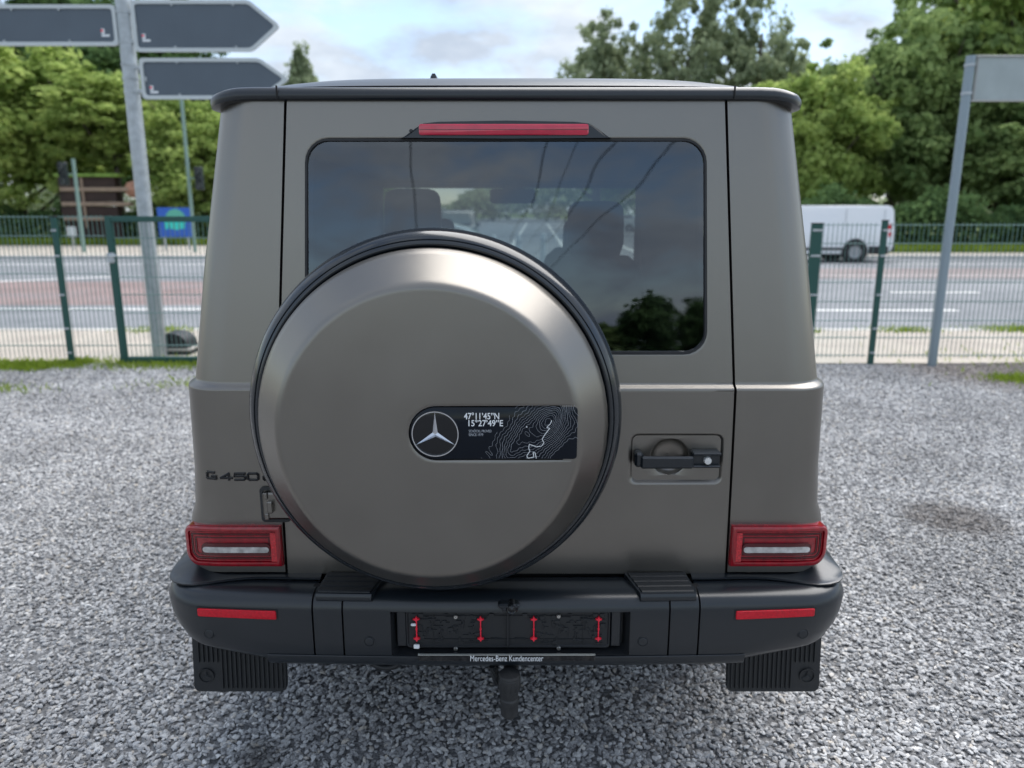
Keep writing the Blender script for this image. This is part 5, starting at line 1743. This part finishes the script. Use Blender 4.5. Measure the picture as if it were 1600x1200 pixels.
CROWNS = {}
def crown(kind, variant):
    key = (kind, variant)
    if key not in CROWNS:
        m = {"yellow": LEAF_YELLOW, "mid": LEAF_MID, "dark": LEAF_DARK, "grey": LEAF_GREY, "cone": LEAF_GREY}[kind]
        sp = {"yellow": .68, "mid": .70, "dark": .72, "grey": .55, "cone": .5}[kind]
        CROWNS[key] = crown_mesh(kind + "_crown", hash((len(kind), variant)) % 1000 + variant * 7, m, 3.2, 3.2, 4.0,
                                 nc=420 if kind != "grey" else 260, per=70 if kind != "grey" else 52, leaf=.25 if kind != "grey" else .23, spread=sp, hollow=.3, cone=(kind == "cone"))
    return CROWNS[key]
TRUNKS = {}
def tree(x, y, h, w, kind, variant, label, group, low=.12, cat="tree"):
    """h: total height, w: crown width, low: height of the crown's foot as share of h"""
    me, cen = crown(kind, variant)
    t = thing("tree", (x, y, 0), label, cat, group)
    c = bpy.data.objects.new("crown", me); col.objects.link(c); c.parent = t
    ch = h * (1 - low)
    c.location = (0, 0, h * low + ch / 2)
    c.scale = (w / 6.6, w / 6.6, ch / 8.1)
    c.rotation_euler = (0, 0, random.uniform(0, 6.28))
    tr = MB()
    r0 = .03 * h ** .9
    lean = random.uniform(-.04, .04)
    top = h * .72
    tr.tube([(x, y, -.1), (x + lean * h * .3, y, h * .25), (x + lean * h * .5, y, h * .5), (x + lean * h, y, top)], [r0, r0 * .8, r0 * .55, r0 * .2], 8)
    for k in range(9):
        a = random.uniform(0, 6.28); z0 = h * random.uniform(low * 1.1, .62); ln = w * random.uniform(.22, .40)
        bx = x + lean * z0
        tr.tube([(bx, y, z0), (bx + ln * .5 * math.cos(a), y + ln * .5 * math.sin(a), z0 + ln * .35), (bx + ln * math.cos(a), y + ln * math.sin(a), z0 + ln * .9)], [r0 * .4, r0 * .25, r0 * .08], 6)
    tr.build("trunk", BARK, t, 60, fix=False)
    return t
GL, GR, GM = "trees beyond the road on the left", "trees beyond the road on the right", "thin trees in the middle distance"
# left
tree(-27.6, 44, 11.6, 11.5, "yellow", 0, "bright yellow-green tree at the far left edge", GL, .05)
tree(-21.6, 43, 9.6, 8.6, "yellow", 1, "bright green tree left of the tall pole, branching above the dark timber wall", GL, .38)
tree(-30.0, 56, 17.5, 13, "dark", 0, "tall dark tree behind the yellow-green one at the left edge", GL, .08)
tree(-23.5, 56, 16.5, 12, "dark", 1, "tall dark tree behind the left sign board", GL, .05)
tree(-18.9, 50, 9.2, 8.0, "mid", 0, "mid green rounded tree directly left of the tall pole", GL, .05)
tree(-22.0, 62, 10.5, 8.5, "dark", 0, "dark tree low behind the tall pole", GL, .05)
tree(-16.6, 42, 8.6, 7.2, "yellow", 2, "yellow-green tree right of the tall pole under the arrow boards", GL, .06)
tree(-12.9, 44, 7.8, 7.0, "yellow", 0, "yellow-green tree between the arrow boards and the car", GL, .08)
tree(-10.5, 50, 7.6, 7.0, "mid", 1, "mid green tree just left of the car's roof corner", GL, .05)
tree(-19.4, 74, 18.2, 9.5, "cone", 2, "slim pointed tree top peeking over the lower arrow board", GM, .1)
tree(-35.0, 46, 12.0, 9.0, "mid", 1, "mid green tree beyond the left edge", GL, .05)
# middle
tree(6.9, 64, 18.0, 8.6, "grey", 0, "loose grey-green tree above the roof, leftmost of the middle trees", GM, .12)
tree(13.0, 62, 20.5, 10.0, "grey", 1, "tallest loose tree over the roof, second of the middle trees", GM, .12)
tree(18.0, 60, 20.0, 9.0, "grey", 2, "loose grey-green tree over the roof's right end", GM, .12)
tree(16.0, 66, 12.5, 9, "grey", 0, "low bushy tree between the loose middle trees", GM, .05)
tree(10.2, 80, 12.0, 9, "mid", 1, "low far tree behind the loose middle trees", GM, .05)
# right
tree(15.4, 39, 9.6, 7.6, "yellow", 1, "yellow-green shrubby tree right behind the white van", GR, .03)
tree(14.0, 48, 9.2, 7.0, "mid", 2, "mid green tree peeking out right beside the car's right rear pillar", GR, .04)
tree(20.6, 41, 11.6, 8.0, "mid", 0, "mid green tree behind the yellow-green shrubby one, above the van roof", GR, .04)
tree(22.2, 42, 13.0, 10.0, "mid", 1, "mid green tree rising beyond the white van", GR, .04)
tree(21.2, 50, 12.6, 8.0, "mid", 1, "mid green tree top left of the big yellow-green tree on the right", GR, .05)
tree(27.0, 43, 17.0, 12.5, "yellow", 0, "big yellow-green tree left of the grey board post", GR, .05)
tree(33.5, 46, 20.0, 13.0, "yellow", 2, "tallest yellow-green tree above the pale board", GR, .05)
tree(31.0, 38, 9.8, 9.0, "dark", 0, "dark green tree behind the grey board post", GR, .02)
tree(36.5, 40, 11.5, 9.5, "mid", 2, "mid green tree under the pale board at the right edge", GR, .03)
tree(25.0, 37, 7.6, 7.5, "mid", 0, "low mid green tree just right of the white van", GR, .02)
tree(29.5, 52, 20.0, 12.5, "mid", 1, "mid green tree filling the gap at the top right", GR, .05)
tree(40.0, 50, 17.0, 11.0, "mid", 0, "tall mid green tree beyond the right edge", GR, .05)
# behind the camera, mirrored in the rear window
tree(9.9, -50, 5.4, 5.6, "dark", 1, "dark tree mirrored in the lower right of the car's rear window", None, .02)
tree(14.0, -52, 4.6, 5.0, "dark", 0, "dark tree behind the camera, mirrored at the rear window's right edge", None, .02)
tree(6.6, -50, 3.6, 4.0, "mid", 0, "low tree behind the camera, mirrored left of the taller one", None, .02)

def hedge(x0, x1, y, h, kind, label, seed):
    m = {"dark": LEAF_DARK, "mid": LEAF_MID}[kind]
    g_ = np.random.default_rng(seed)
    n = int((x1 - x0) * h * 330)
    P = np.stack([g_.uniform(x0, x1, n), y + g_.normal(size=n) * .55, h * g_.random(n) ** .8], axis=1)
    P[:, 2] *= .82 + .20 * np.sin(P[:, 0] * 1.3 + seed) + .08 * np.sin(P[:, 0] * 4.1)
    a = g_.normal(size=(n, 3)); a /= np.linalg.norm(a, axis=1)[:, None]
    b = g_.normal(size=(n, 3)); b /= np.linalg.norm(b, axis=1)[:, None]
    s = .24 * (.5 + g_.random(n))[:, None]
    V = np.stack([P - a * s * .5, P + b * s * .35, P + a * s * .5, P - b * s * .35], axis=1).reshape(-1, 3)
    me = bpy.data.meshes.new("hedge"); me.vertices.add(n * 4); me.vertices.foreach_set("co", V.ravel())
    me.loops.add(n * 4); me.loops.foreach_set("vertex_index", np.arange(n * 4, dtype=np.int32))
    me.polygons.add(n); me.polygons.foreach_set("loop_start", np.arange(0, n * 4, 4, dtype=np.int32))
    me.update(calc_edges=True); me.materials.append(m)
    o = bpy.data.objects.new("hedge", me); col.objects.link(o)
    return tag(o, label, "hedge")
hedge(-40, -8.8, 42.2, 2.3, "dark", "dark low hedge under the trees left of the car", 1)
hedge(12, 48, 34.5, 2.6, "dark", "dark low hedge behind the white van and under the right trees", 2)
# far wood closing the horizon
def far_wood():
    g_ = np.random.default_rng(5)
    n = 60000
    x = g_.uniform(-170, 200, n)
    top = 7 + 2.5 * np.sin(x * .07) + 1.6 * np.sin(x * .23 + 1) + 1.0 * np.sin(x * .61)
    P = np.stack([x, 150 + g_.normal(size=n) * 5, top * g_.random(n) ** .6], axis=1)
    a = g_.normal(size=(n, 3)); a /= np.linalg.norm(a, axis=1)[:, None]
    b = g_.normal(size=(n, 3)); b /= np.linalg.norm(b, axis=1)[:, None]
    s = 1.0 * (.5 + g_.random(n))[:, None]
    V = np.stack([P - a * s * .5, P + b * s * .35, P + a * s * .5, P - b * s * .35], axis=1).reshape(-1, 3)
    me = bpy.data.meshes.new("far_wood"); me.vertices.add(n * 4); me.vertices.foreach_set("co", V.ravel())
    me.loops.add(n * 4); me.loops.foreach_set("vertex_index", np.arange(n * 4, dtype=np.int32))
    me.polygons.add(n); me.polygons.foreach_set("loop_start", np.arange(0, n * 4, 4, dtype=np.int32))
    me.update(calc_edges=True); me.materials.append(LEAF_GREY)
    o = bpy.data.objects.new("far_wood", me); col.objects.link(o)
    tag(o, kind="stuff")
far_wood()

# grass: strip at the left fence, weeds at the right, verge across the road
def grass(name, pts, h, seed):
    g_ = np.random.default_rng(seed)
    P = np.array(pts); n = len(P)
    ang = g_.uniform(0, 2 * math.pi, n); hh = h * (.4 + .9 * g_.random(n))
    w = .004 + .003 * g_.random(n)
    d = np.stack([np.cos(ang), np.sin(ang), np.zeros(n)], axis=1)
    lean = np.stack([g_.normal(size=n) * .35, g_.normal(size=n) * .35, np.ones(n)], axis=1) * hh[:, None]
    V = np.stack([P - d * w[:, None], P + d * w[:, None], P + lean * .6 + d * w[:, None] * .6, P + lean * np.array([1.4, 1.4, 1.0])], axis=1).reshape(-1, 3)
    me = bpy.data.meshes.new(name); me.vertices.add(n * 4); me.vertices.foreach_set("co", V.ravel())
    me.loops.add(n * 4); me.loops.foreach_set("vertex_index", np.arange(n * 4, dtype=np.int32))
    me.polygons.add(n); me.polygons.foreach_set("loop_start", np.arange(0, n * 4, 4, dtype=np.int32))
    me.update(calc_edges=True); me.materials.append(GRASSM)
    o = bpy.data.objects.new(name, me); col.objects.link(o)
    tag(o, kind="stuff")
g_ = np.random.default_rng(11)
pts = []
for _ in range(26000):
    x = g_.uniform(-9.5, -2.2); y = g_.normal(8.22 + (-.12 if x < -5 else .05), .14)
    dens = .35 + .65 * (x < -4.7) + .2 * math.sin(x * 3)
    if g_.random() < dens and 7.8 < y < 8.6: pts.append((x, y, 0))
grass("grass", pts, .055, 1)
pts = []
for cx_, cy_, r_, n_ in ((5.6, 7.35, .28, 1500), (5.05, 7.5, .14, 350), (6.3, 7.2, .4, 1200), (2.35, 5.9, .06, 60), (7.0, 8.25, 1.2, 900), (-4.9, 7.0, .25, 200), (-3.2, 7.2, .3, 120), (4.1, 10.6, .12, 250), (5.6, 10.7, .25, 400), (7.3, 10.75, .3, 900), (-5.0, 10.7, .25, 400)):
    for _ in range(n_): pts.append((g_.normal(cx_, r_), g_.normal(cy_, r_ * .45), 0))
grass("weeds", pts, .06, 2)
pts = []
for _ in range(40000): pts.append((g_.uniform(-40, -8), g_.uniform(38.6, 41), 0))
for _ in range(30000): pts.append((g_.uniform(12.3, 48), g_.uniform(31.7, 34.5), 0))
me_ = grass("verge_grass", pts, .30, 3)

# ================================================================== overhead cables behind the camera
def cable(p0, p1, sag, label, r=.022):
    pts = []
    for i in range(25):
        t = i / 24
        pts.append((p0[0] + (p1[0] - p0[0]) * t, p0[1] + (p1[1] - p0[1]) * t, p0[2] + (p1[2] - p0[2]) * t - sag * 4 * t * (1 - t)))
    o = MB().tube(pts, r, 6).build("overhead_cable", RUBBER, None, 60)
    return tag(o, label, "cable", "overhead cables mirrored in the rear window")
pl_ = thing("cable_mast", (-4.5, -74, 0), "grey mast far behind the camera carrying the overhead cables", "pole")
MB().tube([(-4.5, -74, -.1), (-4.5, -74, 8.2)], .16, 12).build("shaft", GALV, pl_, 60)
MB().box((-4.5, -74, 7.9), (9.0, .14, .14), .01).build("cross_arm", GALV, pl_, 0)
pn_ = thing("cable_mast", (2.0, -9.0, 0), "grey portal behind the camera carrying the near ends of the cables", "pole")
MB().tube([(9.5, -9, -.1), (9.5, -9, 7.4)], .12, 12).build("shaft", GALV, pn_, 60)
MB().tube([(-6.5, -9, -.1), (-6.5, -9, 7.4)], .12, 12).build("shaft", GALV, pn_, 60)
MB().box((1.5, -9, 7.3), (16.2, .14, .14), .01).build("cross_arm", GALV, pn_, 0)
for (xa, xb, lab) in ((-1.9, -8.8, "leftmost overhead cable mirrored in the rear window"), (1.4, -1.9, "second cable from the left mirrored in the rear window"),
                      (2.3, -1.2, "thin middle cable mirrored in the rear window"), (3.3, -.4, "second cable from the right mirrored in the rear window"), (4.9, 1.8, "rightmost overhead cable mirrored in the rear window")):
    cable((xa, -9, 7.22), (xb, -74, 7.8), .7, lab, .014 if "thin" in lab else .022)
